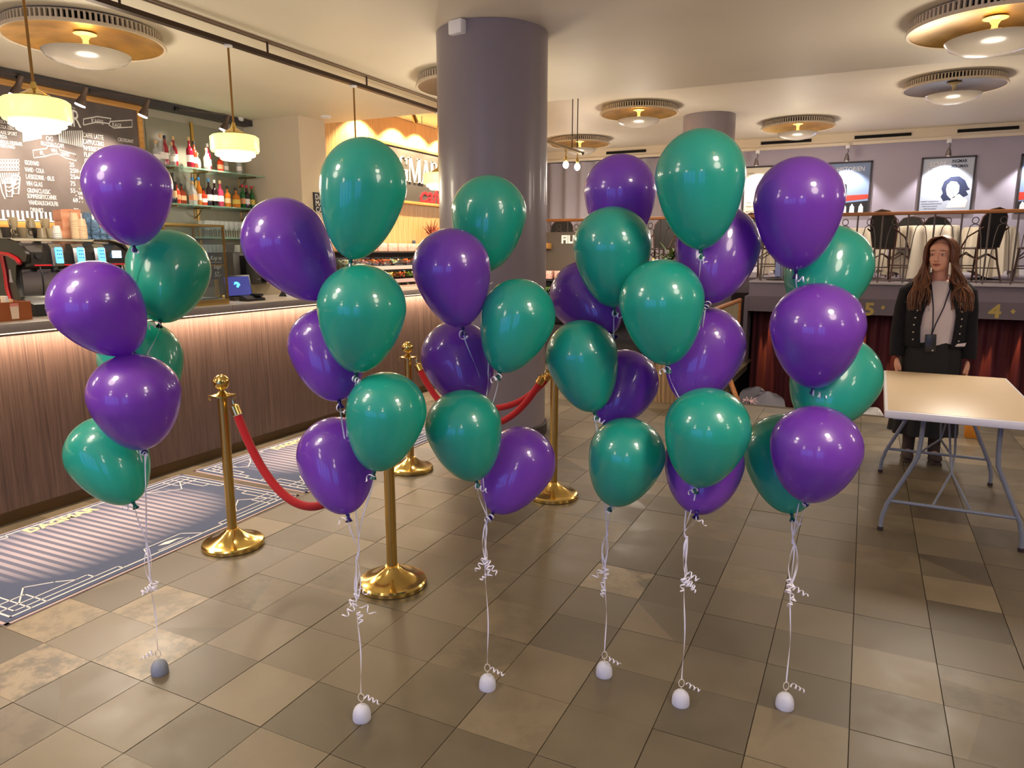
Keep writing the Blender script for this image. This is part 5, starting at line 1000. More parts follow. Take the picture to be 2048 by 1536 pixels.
# posters
def poster(px0, py0, px1, py1, label, art):
    a, b2 = on_y(px0, py0, Y_W - .03), on_y(px1, py1, Y_W - .03); W_, H_ = b2.x - a.x, a.z - b2.z
    t = thing('poster', label, 'poster', (a.x, Y_W - .016, b2.z)); m = MB()
    for (cx, cz, dx, dz) in [(W_ / 2, H_, W_ + .03, .03), (W_ / 2, 0, W_ + .03, .03), (0, H_ / 2, .03, H_), (W_, H_ / 2, .03, H_)]: m.box((cx, 0, cz), (dx, .03, dz))
    m.build('frame', mat('dark frame', (52, 46, 48), .4), t); art(t, W_, H_); return t
def layer(t, name, m_, fn):
    m = MB(); fn(m); m.build(name, m_, t)
PAPER = mat('pale blue poster paper', (196, 206, 222), .5); NAVY = mat('navy print', (44, 52, 84), .6); PWHT = mat('white print', (246, 246, 248), .6); MIDB = mat('mid blue print', (130, 150, 186), .6)
def art3(t, W_, H_):
    layer(t, 'poster_sheet', PAPER, lambda m: m.box((W_ / 2, .004, H_ / 2), (W_, .004, H_)))
    def ft(m):
        for k, (s_, sz) in enumerate([('SOM', .13), ('I ET', .13), ('SPEJL', .13)]): m.text(s_, sz, TY((W_ * .08 + (.02 * (2 - k)), 0, H_ * (.84 - .12 * k))), sx=.95, ext=.0006, shear=.12)
    layer(t, 'white_title', PWHT, ft)
    def fn(m):
        m.text('INGMAR', .075, TY((W_ * .56, 0, H_ * .90)), sx=.8, ext=.0006, off=.002); m.text('BERGMAN', .075, TY((W_ * .56, 0, H_ * .81)), sx=.72, ext=.0006, off=.002)
        for k, s_ in enumerate(['HARRIET ANDERSSON', 'GUNNAR BJÖRNSTRAND', 'MAX VON SYDOW', 'LARS PASSGÅRD']): m.text(s_, .028, TY((W_ * (.04 + .02 * k), 0, H_ * (.20 - .045 * k))), sx=1.0, ext=.0004)
        cx, cz = W_ * .66, H_ * .44
        m.prism([(-.20, .0), (-.17, .12), (-.07, .20), (.06, .20), (.15, .13), (.20, .02), (.24, -.03), (.18, -.05), (.22, -.12), (.15, -.16), (.10, -.20), (.02, -.24), (-.08, -.20), (-.15, -.22), (-.20, -.14), (-.17, -.08)], .0012, T=TY((cx, .0012, cz)))
    layer(t, 'navy_print', NAVY, fn)
    layer(t, 'portrait_light', PWHT, lambda m: (m.prism([(-.10, .06), (-.05, .12), (.04, .11), (.09, .04), (.09, -.07), (.03, -.16), (-.03, -.18), (-.09, -.11), (-.11, -.02)], .0012, T=TY((W_ * .64, .0002, H_ * .44))), m.prism([(-.02, -.16), (.08, -.10), (.22, -.22), (.20, -.34), (-.10, -.34), (-.06, -.24)], .0012, T=TY((W_ * .66, .0002, H_ * .44)))))
    def ff(m):
        T = TY((W_ * .64, -.0008, H_ * .44))
        for sx in (-1, 1): m.prism([(sx * .045 - .02, .02), (sx * .045 + .02, .02), (sx * .045 + .014, .034), (sx * .045 - .014, .034)], .001, T=T); m.prism([(sx * .045 - .024, .05), (sx * .045 + .024, .05), (sx * .045, .06)], .001, T=T)
        m.prism([(-.008, -.03), (.012, -.035), (.004, .03)], .001, T=T); m.prism([(-.03, -.08), (.03, -.08), (0, -.095)], .001, T=T)
    layer(t, 'face_lines', MIDB, ff)
poster(1846, 317, 1940, 424, 'pale blue film poster with a drawn face, brightly lit on the far wall', art3)
def art2(t, W_, H_):
    layer(t, 'poster_sheet', MIDB, lambda m: m.box((W_ / 2, .004, H_ / 2), (W_, .004, H_)))
    layer(t, 'white_title', PWHT, lambda m: (m.text('HISTORIEN', .12, TY((W_ * .22, 0, H_ * .83)), sx=.8, ext=.0006), m.text('OM BYEN', .10, TY((W_ * .2, 0, H_ * .72)), sx=.8, ext=.0006)))
    layer(t, 'red_band', mat('red print', (214, 60, 44), .5), lambda m: m.prism([(0, H_ * .22), (W_, H_ * .30), (W_, H_ * .38), (0, H_ * .36)], .001, T=TY((0, .0008, 0))))
    layer(t, 'black_ground', mat('black print', (26, 24, 28), .6), lambda m: (m.prism([(0, 0), (W_, 0), (W_, H_ * .26), (0, H_ * .20)], .001, T=TY((0, .001, 0))), m.prism([(W_ * .38, H_ * .36), (W_ * .5, H_ * .36), (W_ * .48, H_ * .58), (W_ * .42, H_ * .6)], .001, T=TY((0, .001, 0)))))
    layer(t, 'jar_figures', PWHT, lambda m: [m.prism([(x_ * W_, .03), (x_ * W_ + .085, .03), (x_ * W_ + .08, .14), (x_ * W_ + .06, .16), (x_ * W_ + .05, .19), (x_ * W_ + .03, .19), (x_ * W_ + .02, .16), (x_ * W_ + .005, .14)], .001, T=TY((0, -.0006, 0))) for x_ in (.06, .22, .40, .58, .78)])
poster(1655, 327, 1735, 428, 'blue film poster with a red band, half hidden by a purple balloon', art2)
def art1(t, W_, H_):
    layer(t, 'poster_sheet', mat('ivory poster paper', (232, 226, 204), .5), lambda m: m.box((W_ / 2, .004, H_ / 2), (W_, .004, H_)))
    layer(t, 'blue_figures', mat('sky print', (70, 130, 200), .5), lambda m: [m.prism([(W_ * .55 + k * .04, .10 + k * .16), (W_ * .72 + k * .03, .10 + k * .16), (W_ * .70 + k * .03, .24 + k * .16), (W_ * .60, .22 + k * .16)], .001, T=TY((0, .0008, 0))) for k in range(3)])
    layer(t, 'green_figure', mat('green print', (60, 170, 110), .5), lambda m: m.prism([(W_ * .5, H_ * .5), (W_ * .68, H_ * .52), (W_ * .62, H_ * .62), (W_ * .48, H_ * .6)], .001, T=TY((0, .0008, 0))))
    layer(t, 'brown_lines', mat('brown print', (120, 100, 76), .6), lambda m: ([m.text(s_, .05, TY((W_ * .08, 0, H_ * z)), ext=.0005) for s_, z in (('PARIS', .86), ('en film af', .78), ('med', .30), ('PREMIERE', .22), ('BIOGRAF', .12))], m.tube([(W_ * .22, 0, H_ * .4), (W_ * .30, 0, H_ * .7), (W_ * .38, 0, H_ * .4)], .003, 4)))
poster(1490, 335, 1566, 436, 'ivory film poster with blue and green figures, between the balloons', art1)
poster(2046, 309, 2130, 424, 'film poster beyond the pale blue one, mostly out of view', art2)
for px, lb in [(1515, 'small white-based spotlight above the ivory poster'), (1696, 'small white-based spotlight above the blue poster'), (1899, 'small white-based spotlight above the poster with the face'), (2093, 'small white-based spotlight beyond the last poster in view')]:
    q = on_y(px, 288, Y_W - .35); t = thing('picture_light', lb, 'spotlight', (q.x, Y_W - .32, 3.52), 0, 'picture lights along the cornice'); m = MB(); m.box((0, .08, -.03), (.07, .10, .07), bev=.008); m.build('mount', WHITE, t)
    m = MB(); m.tube([(0, .05, -.06), (.02, 0, -.12), (0, -.04, -.17)], .01, 8); m.build('arm', STEEL, t); T_ = M.Rotation(R(18), 3, 'X'); m = MB(); m.lathe([(.02, .05), (.03, .02), (.045, -.05), (.048, -.07)], 16, c=(0, -.05, -.22), T=T_); h_ = m.build('lamp_head', mat('grey lamp head', (120, 110, 108), .4, .5), t)
    m = MB(); m.lathe([(.044, -.068), (.03, -.075), (0, -.076)], 16, c=(0, -.05, -.22), T=T_, caps=False); m.build('lens', LENS, h_); spot((q.x, Y_W - .34, 3.20), (q.x, Y_W + .02, 2.35), 30, ang=1.75, blend=.4, size=.03, color=(1, .95, .95), name='picture_lamp_light')
# hanging bulb bar
t = thing('bulb_track', 'short hanging metal track with bare bulbs beside the big column', 'track light', (0, 0, 0)); a = on_y(1078, 277, 9.0); b2 = on_y(1166, 307, 8.6)
m = MB(); m.tube([a - (b2 - a) * .9, a, b2], .022, 6); m.build('track_bar', mat('dull tin', (140, 130, 112), .4, .6), t)
for dx in (-.02, .05): q = on_y(1147, 296, 8.7); m = MB(); m.tube([(q.x + dx, q.y, q.z), (q.x + dx, q.y, HC2)], .006, 6); m.build('hanger_rod', BLACK, t)
for k, (px, py) in enumerate([(1155, 302), (1132, 298)]):
    q = on_y(px, py, 8.65); m = MB(); m.tube([q, q - V((0, 0, .10))], .008, 6); m.lathe([(.016, -.09), (.020, -.12), (.016, -.15)], 12, c=q); so = m.build('socket', BRASS, t); m = MB(); m.ball(q - V((0, 0, .19)), (.036, .036, .045), 14); m.build('bulb', mat('lit bulb', (255, 250, 240), .3, emit=7 if k == 0 else 1.0), so)
q = on_y(1155, 325, 8.65); point(tuple(q - V((0, 0, .08))), 8, .05, (1, .9, .78))
# bistro chairs and cloth tables on the balcony
CANE = mat('brown cane', (74, 44, 34), .45); WEB = mat('black woven back', (22, 22, 24), .6)
def bistro(x, y, rz, label):
    t = thing('bistro_chair', label, 'chair', (x, y, BALZ), rz, 'black backed bistro chairs on the balcony')
    m = MB(); n = 20; rings = []
    out = [(-.17, .46), (-.19, .60), (-.205, .74), (-.19, .85), (-.12, .94), (0, .965), (.12, .94), (.19, .85), (.205, .74), (.19, .60), (.17, .46)]
    vs = [V((x_, .20 + (z - .46) * .16 - abs(x_) * .35 * 0 - (x_ / .2) ** 2 * .03, z)) for x_, z in out]
    m.loft([[v + V((0, -.008, 0)) for v in vs], [v + V((0, .008, 0)) for v in vs]], cap=True); m.build('backrest', WEB, t)
    m = MB(); m.tube(vs, .012, 8); m.build('back_frame', CANE, t)
    m = MB(); m.lathe([(0, .44), (.20, .44), (.215, .452), (.20, .465), (0, .468)], 24, caps=False); m.build('seat', WEB, t, 50)
    m = MB(); m.tube([(.212 * math.cos(a), .212 * math.sin(a), .45) for a in [2 * PI * k / 24 for k in range(24)]], .012, 6, closed=True); m.build('seat_rim', CANE, t)
    for sx in (-1, 1):
        m = MB(); m.tube([(sx * .15, .16, .47), (sx * .17, .19, .25), (sx * .20, .25, 0)], .013, 8); m.build('leg', CANE, t)
        m = MB(); m.tube([(sx * .15, -.14, .45), (sx * .16, -.16, .2), (sx * .17, -.18, 0)], .013, 8); m.build('leg', CANE, t)
        m = MB(); m.tube([(sx * .16, .18, .30), (sx * .165, 0, .38), (sx * .155, -.15, .30)], .008, 6); m.tube([(sx * .18, .20, .19), (sx * .16, -.155, .19)], .008, 6); m.tube([(sx * .205, .27, .72), (sx * .215, .05, .60), (sx * .19, -.06, .46)], .011, 8); m.build('side_brace', CANE, t)
    m = MB(); m.tube([(-.15, -.15, .32), (0, -.155, .40), (.15, -.15, .32)], .008, 6); m.tube([(-.17, .19, .30), (0, .19, .38), (.17, .19, .30)], .008, 6); m.tube([(-.16, -.155, .22), (.16, -.155, .22)], .008, 6); m.build('cross_brace', CANE, t)
    return t
def bx(px, y): return on_y(px, 500, y).x
c1 = bistro(bx(1785, 11.35), 11.35, R(140), 'black backed bistro chair facing the middle cloth table from its left')
for px, y, rz, lb in [(1952, 11.5, -140, 'black backed bistro chair between the middle and the last cloth table, by the rail'), (2075, 11.5, -128, 'bistro chair at the right end of the balcony, back cut by the picture'), (1522, 11.5, 150, 'bistro chair behind the sixth bunch, only its legs showing'), (1806, 13.3, -20, 'bistro chair back peeping over the left of the middle table'), (1880, 13.4, 15, 'bistro chair back peeping over the middle of the middle table') ,
                      (1118, 11.7, 10, 'bistro chair behind the railing above the film panel'), (1318, 11.7, -10, 'bistro chair behind the railing between fourth and fifth bunch')]:
    o = dup(c1, (bx(px, y), y, BALZ), R(rz), lb)
CLOTH = mat('white tablecloth', (216, 206, 188), .8)
def cloth_table(px, y, label, r=.36, h=.76, seed=1):
    rnd = random.Random(seed); t = thing('bistro_table', label, 'table', (bx(px, y), y, BALZ), 0, 'round tables on the balcony')
    m = MB(); m.lathe([(r - .03, h - .03), (r - .02, h - .012), (r - .02, h - .006), (0, h - .006)], 32); m.build('tabletop', CANE, t)
    m = MB(); m.lathe([(.2, 0), (.2, .012), (.05, .03), (.025, .06), (.025, h - .03)], 24); m.build('pedestal', BLACK, t)
    c = thing('tablecloth', label.replace('round table', 'white cloth hanging over the round table'), 'tablecloth', t.location, 0, 'white tablecloths on the balcony'); n = 144; rings = []
    ph = rnd.uniform(0, 6)
    for (rr, z, a_) in [(0.001, h + .002, 0), (r * .6, h + .002, 0), (r, h + .001, 0), (r + .012, h - .012, .003), (r + .02, h - .1, .024), (r + .03, h * .55, .040), (r + .04, .14, .060)]:
        ring = []
        for k in range(n):
            a = 2 * PI * k / n; f = a_ * (math.sin(a * 11 + ph) * .8 + .6 * math.sin(a * 17 + 2 * ph)); drop = 0 if z > .2 else .10 * (abs(math.sin(a * 2 + ph)) ** 2)
            ring.append(V((math.cos(a) * (rr + f), math.sin(a) * (rr + f), z - drop)))
        rings.append(ring)
    m = MB(); m.loft(rings, cap=False); m.build('cloth', CLOTH, c, 70)
cloth_table(1853, 11.75, 'round table behind the woman', .36, seed=2); cloth_table(1974, 12.7, 'round table right of the second bistro chair', .32, seed=3); cloth_table(1712, 12.6, 'round table between the green balloon and the first bistro chair', .36, seed=4); cloth_table(1580, 12.3, 'round table seen under the sixth bunch', .36, seed=5)
m = MB(); q = on_y(1555, 557, 11.1); t = thing('metal_stand', 'small black and steel stand on the balcony edge between the fifth and sixth bunches', 'stand', (q.x, 11.15, BALZ)); m.lathe([(.16, 0), (.17, .012), (.05, .03), (.02, .05)], 24); m.build('base', BLACK, t); m = MB(); m.box((0, 0, .17), (.09, .02, .26)); m.box((.06, .02, .13), (.03, .02, .2)); m.build('upright_plates', STEEL, t)
# grey shell chairs in the lower lounge
def shell(x, y, rz, label, col, g='shell chairs in the lower lounge'):
    t = thing('shell_chair', label, 'chair', (x, y, LOWER), rz, g); n = 15; rings = []
    for (z, hw, yb) in [(.44, .22, -.20), (.46, .25, .0), (.46, .25, .16), (.55, .26, .22), (.68, .25, .25), (.75, .235, .265), (.79, .20, .275), (.815, .15, .28), (.822, .11, .282)]:
        ring = []
        for k in range(n):
            u = k / (n - 1) * 2 - 1; ring.append(V((u * hw * .84, yb - .09 * u * u * (1 if z > .5 else 0), z + (.05 * u * u if z < .5 else -.02 * u * u))))
        rings.append(ring)
    m = MB(); m.loft(rings, closed=False); back_ = [[p + V((0, .014, -.004)) for p in r_] for r_ in rings]; m.loft(back_, closed=False); m.loft([rings[-1], back_[-1]], closed=False); m.loft([[r_[0] for r_ in rings], [r_[0] for r_ in back_]], closed=False); m.loft([[r_[-1] for r_ in rings], [r_[-1] for r_ in back_]], closed=False); m.build('shell', col, t, 70)
    for sx in (-1, 1):
        for yy in (-.15, .18): m = MB(); m.tube([(sx * .15, yy * .7, .44), (sx * .21, yy * 1.2, 0)], .011, 8); m.build('leg', BLACK, t)
GSH = mat('grey plastic shell', (150, 148, 158), .45); WSH = mat('white plastic shell', (222, 220, 222), .4)
q = on_y(1541, 775, 9.3)
for px, y, rz, lb, c_ in [(1541, 9.3, 12, 'grey shell chair in the lower lounge beside the white ribbon bow', GSH), (1496, 9.6, -20, 'grey shell chair in the lower lounge next to the stair rail', GSH), (1722, 8.9, -40, 'white shell chair in the lower lounge, left of the folding table', WSH)]:
    q = on_y(px, 775, y); shell(q.x, y, R(rz), lb, c_)
q = on_y(1500, 803, 8.6); t = thing('ribbon_bow', 'pink and white ribbon bow on a stand in the lower lounge', 'bow', (q.x, 8.6, LOWER)); m = MB(); m.tube([(0, 0, 0), (0, 0, q.z - LOWER)], .01, 8); m.build('stand', BLACK, t); m = MB()
for k in range(9): a = 2 * PI * k / 9; m.tube(bez([(0, 0, q.z - LOWER), (.09 * math.cos(a), .04 * math.sin(a * 2), q.z - LOWER + .04 * math.sin(a) + .02), (.08 * math.cos(a), 0, q.z - LOWER + .05 * math.sin(a))], 6), .007, 5)
m.build('bow_loops', mat('pink white ribbon', (236, 200, 206), .5), t)
# stair rail at the side of the lounge
t = thing('stair_railing', 'wooden stair handrail with iron balusters behind the fifth bunch', 'railing', (-1.5, 0, 0)); a = on_x(1480, 600, -1.53); b2 = V((-1.53, 8.1, a.z)); 
m = MB(); m.tube([(-.03, b2.y, a.z), (-.03, a.y, a.z)], .028, 10); m.build('handrail', RAILW, t)
n = int((a.y - b2.y) / .13)
for k in range(n):
    m = MB(); y = b2.y + (k + .5) * .13; m.tube([(-.03, y, 0), (-.03, y, a.z)], .010, 6); m.build('baluster', mat('cream iron', (150, 136, 110), .5), t)
m = MB(); m.tube([(-.03, a.y, a.z), (-.03, a.y, 0)], .02, 8); m.build('end_post', RAILW, t)
m = MB(); p, q = on_y(1458, 755, 8.4), on_y(1494, 812, 8.0); m.tube([p + V((1.5, 0, 0)), q + V((1.5, 0, 0)) + V((0, 0, -.2))], .028, 10); m.build('lower_handrail', RAILW, t)
# pleated planter
q = on_z(1327, 806, 0); t = thing('planter', 'pleated beige planter with a low dark plant, behind the fourth and fifth bunches', 'planter', (q.x, q.y + .2, 0)); m = MB(); n = 60; rings = []
for (rr, z) in [(.19, 0), (.22, .28), (.21, .46)]: rings.append([V((math.cos(2 * PI * k / n) * (rr + (.012 if k % 2 else 0)), math.sin(2 * PI * k / n) * (rr + (.012 if k % 2 else 0)), z)) for k in range(n)])
m.loft(rings, cap=True); m.build('pot', mat('beige pleated cloth', (168, 136, 94), .8), t, 20)
rnd = random.Random(8); LEAF = mat('dark green leaf', (44, 62, 30), .5); LEAF2 = mat('olive leaf', (104, 110, 62), .5)
def plant(t, z0, n, L0, mats_, spread=1.0, name='leaf'):
    for k in range(n):
        a = rnd.uniform(0, 2 * PI); e = rnd.uniform(.1, 1.2); L = L0 * rnd.uniform(.6, 1.1); dx = V((math.cos(a), math.sin(a), 0)) * spread; pts = [V((0, 0, z0)) + dx * L * u * math.cos(e) + V((0, 0, L * (u * math.sin(e) * 1.2 - .4 * u * u))) for u in (0, .25, .5, .75, 1)]; s = V((-math.sin(a), math.cos(a), 0)); rings = [[p - s * w_, p + s * w_] for p, w_ in zip(pts, (.004, .022, .03, .02, .001))]
        m = MB(); m.loft(rings, closed=False); m.build(name, rnd.choice(mats_), t, 60)
plant(t, .44, 30, .28, [LEAF, LEAF, LEAF2])
q = on_y(1345, 500, 10.4); t = thing('potted_plant', 'leafy green plant on a stand under the balcony handrail, behind the fifth bunch', 'plant', (q.x, 10.35, 0)); m = MB(); m.lathe([(.10, q.z - .35), (.14, q.z - .15), (.13, q.z - .14), (.0, q.z - .16)], 20); m.build('pot', mat('grey pot', (110, 104, 100), .6), t); m = MB(); m.lathe([(.16, 0), (.03, .03), (.03, q.z - .35)], 16); m.build('stand', BLACK, t); plant(t, q.z - .16, 34, .42, [LEAF, LEAF2, mat('fresh leaf', (84, 116, 50), .5)])
# ================================================================ THE WOMAN
def woman():
    W0 = V((.50, 6.22, 0)); root = thing('person', 'woman with long brown hair in black buttoned jacket, white top, black skirt, behind table', 'person', W0, R(4))
    SKIN = mat('skin', (224, 164, 134), .5, sss=.12); 
    cap = lambda m, a, b, ra, rb, n=16, k=7: m.tube([V(a).lerp(V(b), i / k) for i in range(k + 1)], [ra + (rb - ra) * i / k for i in range(k + 1)], n)
    m = MB()
    hx, hy, hz = -.012, -.035, 1.575           # head centre; she looks a little to her right (picture left)
    HR_ = M.Rotation(R(-24), 3, 'Z')
    HS = 1.10
    def H(p): return HR_ @ (V(p) * HS) + V((hx, hy, hz))
    def hb(c, r, mi=0): m.ball(H(c), tuple(q * HS for q in r), 20, mi, HR_)
    hb((0, .015, .022), (.074, .088, .092)); hb((0, -.020, -.030), (.060, .066, .080)); hb((0, -.058, -.088), (.026, .022, .020)); hb((0, -.045, .038), (.060, .045, .045))
    hb((.032, -.056, -.028), (.022, .018, .022)); hb((-.032, -.056, -.028), (.022, .018, .022)); hb((0, -.075, .016), (.050, .014, .012))
    m.tube([H((0, -.084, .014)), H((0, -.096, -.012)), H((0, -.106, -.030))], [.008, .010, .012], 10); hb((0, -.104, -.032), (.015, .011, .010)); hb((0, -.082, -.062), (.026, .012, .012))
    for s in (-1, 1): hb((s * .076, .015, -.005), (.010, .020, .030)); hb((s * .012, -.096, -.036), (.008, .008, .007))
    cap(m, (0, .012, 1.53), (0, .03, 1.38), .052, .058)
    # trunk
    for (c, r) in [((0, .02, 1.33), (.17, .085, .065)), ((0, .02, 1.22), (.165, .115, .15)), ((0, .02, 1.05), (.150, .110, .16)), ((0, .03, .90), (.170, .125, .14))]: m.ball(c, r, 24)
    for s in (-1, 1): m.ball((s * .075, -.07, 1.20), (.065, .055, .06), 16)
    for s in (-1, 1):
        cap(m, (s * .175, .02, 1.33), (s * .225, .04, 1.06), .052, .040); cap(m, (s * .225, .04, 1.06), (s * .232, -.02, .82), .040, .026)
        # hand: palm, thumb and four bent fingers of unequal length, hanging slightly curled
        w_ = V((s * .232, -.025, .80)); pal = w_ + V((0, -.01, -.045)); m.ball(pal, (.019, .036, .048), 16)
        for k, (L, dy) in enumerate([(.070, -.030), (.078, -.011), (.073, .008), (.058, .026)]):
            b = w_ + V((0, dy - .008, -.085)); j1 = b + V((-s * .006, -.002, -L * .42)); j2 = j1 + V((-s * .016, .001, -L * .30)); j3 = j2 + V((-s * .018, .002, -L * .18)); m.tube([b + V((0, 0, .03)), b, j1, j2, j3], [.0105, .0105, .0092, .0085, .0065], 8)
        b = w_ + V((-s * .006, -.032, -.030)); m.tube([b + V((0, .01, .01)), b, b + V((-s * .012, -.018, -.028)), b + V((-s * .018, -.020, -.055)), b + V((-s * .020, -.016, -.068))], [.012, .012, .0105, .0095, .007], 8)
        cap(m, (s * .085, .03, .84), (s * .085, .02, .48), .085, .055); cap(m, (s * .085, .02, .48), (s * .088, .04, .10), .055, .036)
        m.ball((s * .09, .02, .05), (.036, .05, .045), 12); m.ball((s * .095, -.06, .034), (.036, .07, .030), 12)
    o = m.build('body_draft', SKIN)
    md = o.modifiers.new('r', 'REMESH'); md.mode = 'VOXEL'; md.voxel_size = .0055; md.use_smooth_shade = True
    md = o.modifiers.new('s', 'SMOOTH'); md.factor = .5; md.iterations = 4
    dg = bpy.context.evaluated_depsgraph_get(); me = bpy.data.meshes.new_from_object(o.evaluated_get(dg)); bpy.data.objects.remove(o)
    me.materials.clear(); me.materials.append(SKIN); b = bpy.data.objects.new('body', me); COL.objects.link(b); b.parent = root
    me.polygons.foreach_set('use_smooth', [True] * len(me.polygons))
    # face
    for s in (-1, 1):
        m = MB(); m.ball(H((s * .030, -.068, .004)), (.0125, .0125, .0105), 14, 0, HR_); e = m.build('eye', mat('eye white', (214, 200, 192), .2), root, 80)
        m = MB(); m.ball(H((s * .030 - .001, -.0775, .004)), (.0058, .004, .0058), 12, 0, HR_); m.build('iris', mat('dark iris', (44, 34, 30), .15), e, 80)
        m = MB(); m.tube([H((s * .014, -.0850, .0270)), H((s * .030, -.0865, .0300)), H((s * .047, -.0760, .0245))], [.0026, .0032, .0014], 6); m.build('eyebrow', mat('brown brow', (92, 58, 42), .8), root)
        m = MB(); m.tube([H((s * .017, -.078, .008)), H((s * .030, -.0815, .0145)), H((s * .044, -.074, .008))], [.0016, .0026, .0014], 6); m.tube([H((s * .018, -.0785, -.001)), H((s * .030, -.0800, -.0065)), H((s * .043, -.074, -.001))], [.0012, .0018, .001], 6); m.build('eyelid', mat('shaded lid skin', (150, 92, 72), .6), root)
    m = MB(); m.tube([H((-.024, -.0880, -.062)), H((-.010, -.0965, -.058)), H((0, -.0970, -.0600)), H((.010, -.0965, -.058)), H((.024, -.0880, -.062))], [.001, .0036, .0032, .0036, .001], 8); m.tube([H((-.022, -.0880, -.0635)), H((0, -.0965, -.0680)), H((.022, -.0880, -.0635))], [.001, .0046, .001], 8); m.build('lips', mat('lip pink', (170, 84, 78), .4), root, 80)
    # top
    def ring(z, rx, ry, cy=.02, n=40, f=0, cx=0): return [V((cx + rx * math.cos(2 * PI * k / n), cy + ry * math.sin(2 * PI * k / n) * (1), z)) for k in range(n)]
    m = MB(); m.loft([ring(.86, .178, .140, .02), ring(.93, .176, .138, .015), ring(1.02, .168, .135, .01), ring(1.12, .178, .150, -.005), ring(1.20, .180, .155, -.01), ring(1.28, .176, .125, .0), ring(1.345, .145, .092, .02), ring(1.375, .085, .07, .02), ring(1.385, .070, .064, .02)]); m.build('white_top', mat('white jersey', (214, 200, 196), .8, bump=.3, bscale=14), root, 70)
    # jacket: open front panels, one shell per side
    JK = mat('black boucle jacket', (17, 15, 19), .95, bump=.5, bscale=140); rings = []
    for (z, rx, ry, cy, g) in [(.895, .215, .165, .02, .17), (.95, .212, .165, .02, .19), (1.04, .205, .165, .015, .21), (1.14, .206, .178, .0, .20), (1.21, .210, .180, -.004, .165), (1.28, .208, .158, .0, .13), (1.335, .195, .118, .018, .12), (1.375, .125, .088, .022, .18), (1.395, .082, .074, .026, .26)]:
        n = 48; pts = []
        for k in range(n + 1):
            a = -PI / 2 + g * PI * .9 + (2 * PI - 2 * g * PI * .9) * k / n; pts.append(V((rx * math.cos(a), cy + ry * math.sin(a) - (.004 if k in (0, n) else 0), z)))
        rings.append(pts)
    m = MB(); m.loft(rings, closed=False); inner = [[p + (V((0, .02, p.z)) - p) * .045 for p in r_] for r_ in rings]; m.loft(inner, closed=False)
    for r_, i_ in ((rings[0], inner[0]), (rings[-1], inner[-1]), ([q[0] for q in rings], [q[0] for q in inner]), ([q[-1] for q in rings], [q[-1] for q in inner])): m.loft([r_, i_], closed=False)
    m.build('jacket', JK, root, 60)
    for s in (-1, 1):
        m = MB(); m.tube([(s * .155, .02, 1.335), (s * .195, .025, 1.30), (s * .215, .035, 1.18), (s * .226, .04, 1.06), (s * .236, .01, .95), (s * .236, -.02, .84), (s * .235, -.025, .815)], [.055, .064, .062, .058, .055, .052, .052], 20); m.build('sleeve', JK, root, 60)
    BT_ = mat('pewter button', (170, 166, 156), .25, .8)
    m = MB()
    for s in (-1, 1):
        for k in range(8):
            r_ = rings[1 + 0]; z = 1.335 - k * .055
            for i in range(len(rings) - 1):
                if rings[i][0].z <= z <= rings[i + 1][0].z:
                    u = (z - rings[i][0].z) / (rings[i + 1][0].z - rings[i][0].z)
                    for idx in (2, 9):
                        j = idx if s > 0 else 48 - idx; p = rings[i][j].lerp(rings[i + 1][j], u); nrm = (p - V((0, .02, p.z))).normalized(); m.ball(p + nrm * .003, (.0095, .0095, .0095), 8)
    m.build('buttons', BT_, root, 80)
    # skirt with soft folds
    rings = []; n = 64
    for (z, rx, ry, f) in [(.975, .178, .140, 0), (.93, .185, .146, .002), (.84, .205, .165, .004), (.6, .212, .170, .010), (.4, .220, .176, .016), (.215, .228, .182, .022)]:
        rings.append([V(((rx + f * math.sin(a * 9)) * math.cos(a), .025 + (ry + f * math.sin(a * 9)) * math.sin(a), z)) for a in [2 * PI * k / n for k in range(n)]])
    m = MB(); m.loft(rings); m.loft([[p + (V((0, .025, p.z)) - p) * .03 for p in r_] for r_ in rings]); m.build('skirt', mat('black skirt', (24, 21, 19), .8), root, 70)
    m = MB(); m.prism([(-.035, 0), (.028, .004), (.035, .03), (-.02, .02)], .004, T=TY((.155, -.142, .915))); m.build('top_tail', MATS['white jersey'], root)
    # boots
    for s in (-1, 1):
        m = MB(); m.tube([(s * .088, .04, .36), (s * .088, .04, .22), (s * .088, .035, .12), (s * .090, .03, .06)], [.050, .047, .043, .044], 16); m.ball((s * .096, -.05, .042), (.042, .088, .038), 16); m.ball((s * .092, .03, .05), (.042, .05, .05), 16); m.box((s * .094, -.02, .008), (.074, .20, .016), bev=.006); m.build('boot', mat('dark brown suede', (62, 48, 40), .85), root, 60)
    # lanyard and phone
    m = MB(); m.tube([(-.055, .0, 1.385), (-.060, -.10, 1.33), (-.048, -.176, 1.20), (-.036, -.165, 1.06), (-.040, -.165, .995)], .0042, 6); m.tube([(.06, .0, 1.385), (.058, -.10, 1.33), (.018, -.180, 1.20), (-.022, -.168, 1.07), (-.038, -.165, .995)], .0042, 6); m.build('lanyard', mat('dark lanyard', (30, 24, 44), .7), root)
    m = MB(); m.box((-.043, -.185, .935), (.074, .011, .135), bev=.006, T=M.Rotation(R(-3), 3, 'Y')); ph = m.build('phone', BLACK, root); m = MB(); m.ball((-.026, -.192, .885), (.006, .003, .006), 8); m.build('phone_lens', mat('camera lens', (210, 220, 210), .2), ph, 80)
    m = MB(); m.tube([(-.2405 + .0095 * math.cos(a) * 0 + .4725 + .011 * math.cos(a), -.018 + .010 * math.sin(a), .705) for a in [2 * PI * k / 12 for k in range(12)]], .0015, 5, closed=True); m.build('ring', BRASS, root)
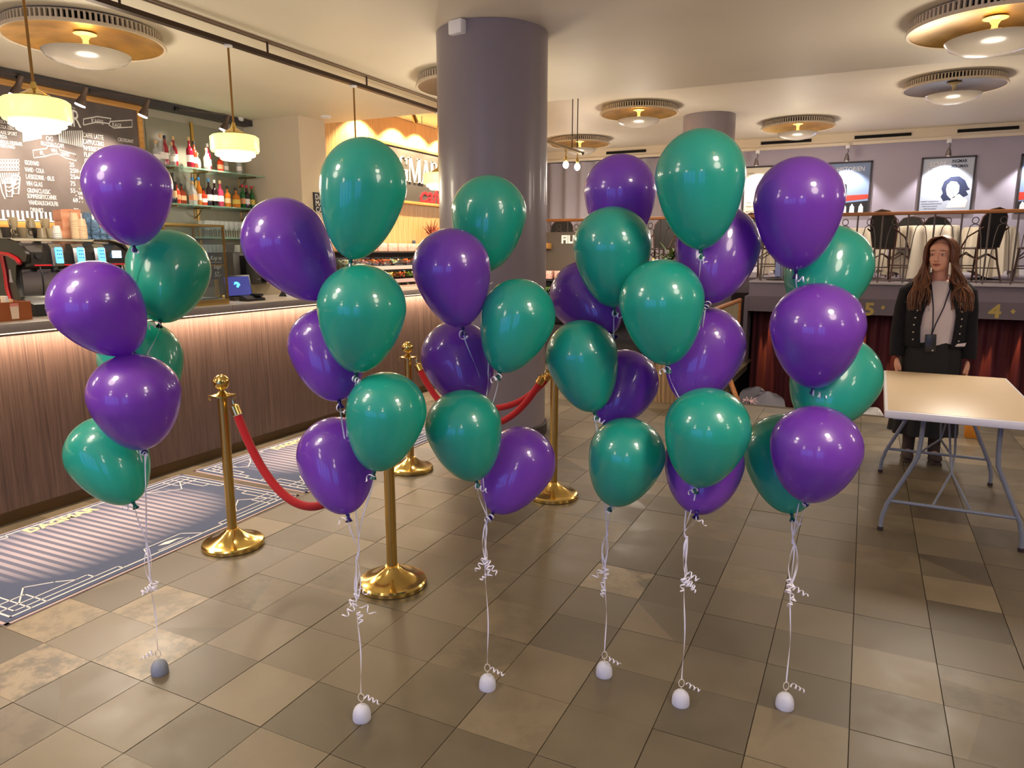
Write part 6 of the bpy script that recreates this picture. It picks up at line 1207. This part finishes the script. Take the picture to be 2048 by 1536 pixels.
    # hair: a cap on the skull, then long locks falling over both shoulders
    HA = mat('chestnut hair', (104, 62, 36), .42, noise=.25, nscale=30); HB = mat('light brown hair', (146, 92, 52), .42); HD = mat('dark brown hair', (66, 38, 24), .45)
    m = MB(); rnd = random.Random(4); n = 28
    vs = []; prof = 14
    for i in range(prof + 1):
        th = PI * .74 * i / prof
        for j in range(n):
            a = 2 * PI * j / n; x_, y_, z_ = math.sin(th) * math.cos(a), math.sin(th) * math.sin(a), math.cos(th)
            vs.append(H((x_ * .088, .020 + y_ * .102, .024 + z_ * .108)))
    fs = []
    for i in range(prof):
        for j in range(n):
            a = 2 * PI * (j + .5) / n; th = PI * .74 * (i + .5) / prof; front = -math.sin(a)
            if front > .30 and th > .62 - .0 * front: continue
            fs.append((i * n + j, i * n + (j + 1) % n, (i + 1) * n + (j + 1) % n, (i + 1) * n + j))
    m.add(vs, fs); m.build('hair_cap', HA, root, 80)
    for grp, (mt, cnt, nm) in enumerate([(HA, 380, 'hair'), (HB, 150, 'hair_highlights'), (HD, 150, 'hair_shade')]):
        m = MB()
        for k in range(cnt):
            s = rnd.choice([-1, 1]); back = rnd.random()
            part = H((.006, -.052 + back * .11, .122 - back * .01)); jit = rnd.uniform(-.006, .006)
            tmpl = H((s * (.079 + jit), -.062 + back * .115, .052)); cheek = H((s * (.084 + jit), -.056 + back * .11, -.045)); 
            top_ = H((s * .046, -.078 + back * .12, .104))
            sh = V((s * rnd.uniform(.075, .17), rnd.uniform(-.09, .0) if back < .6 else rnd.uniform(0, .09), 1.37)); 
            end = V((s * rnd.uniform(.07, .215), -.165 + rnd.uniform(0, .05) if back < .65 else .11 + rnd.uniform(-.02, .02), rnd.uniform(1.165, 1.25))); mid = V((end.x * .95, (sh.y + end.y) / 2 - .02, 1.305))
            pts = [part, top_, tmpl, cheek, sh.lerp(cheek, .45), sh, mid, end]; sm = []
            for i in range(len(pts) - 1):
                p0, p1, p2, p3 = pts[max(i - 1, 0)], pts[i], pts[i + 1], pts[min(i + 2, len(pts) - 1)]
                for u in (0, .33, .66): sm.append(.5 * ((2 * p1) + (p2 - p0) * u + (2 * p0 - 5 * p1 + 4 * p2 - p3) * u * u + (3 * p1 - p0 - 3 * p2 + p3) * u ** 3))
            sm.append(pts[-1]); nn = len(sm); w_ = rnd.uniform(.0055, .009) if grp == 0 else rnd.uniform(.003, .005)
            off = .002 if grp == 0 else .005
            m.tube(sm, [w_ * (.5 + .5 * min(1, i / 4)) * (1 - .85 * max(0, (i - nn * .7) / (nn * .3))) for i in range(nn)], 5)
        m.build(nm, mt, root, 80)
woman()
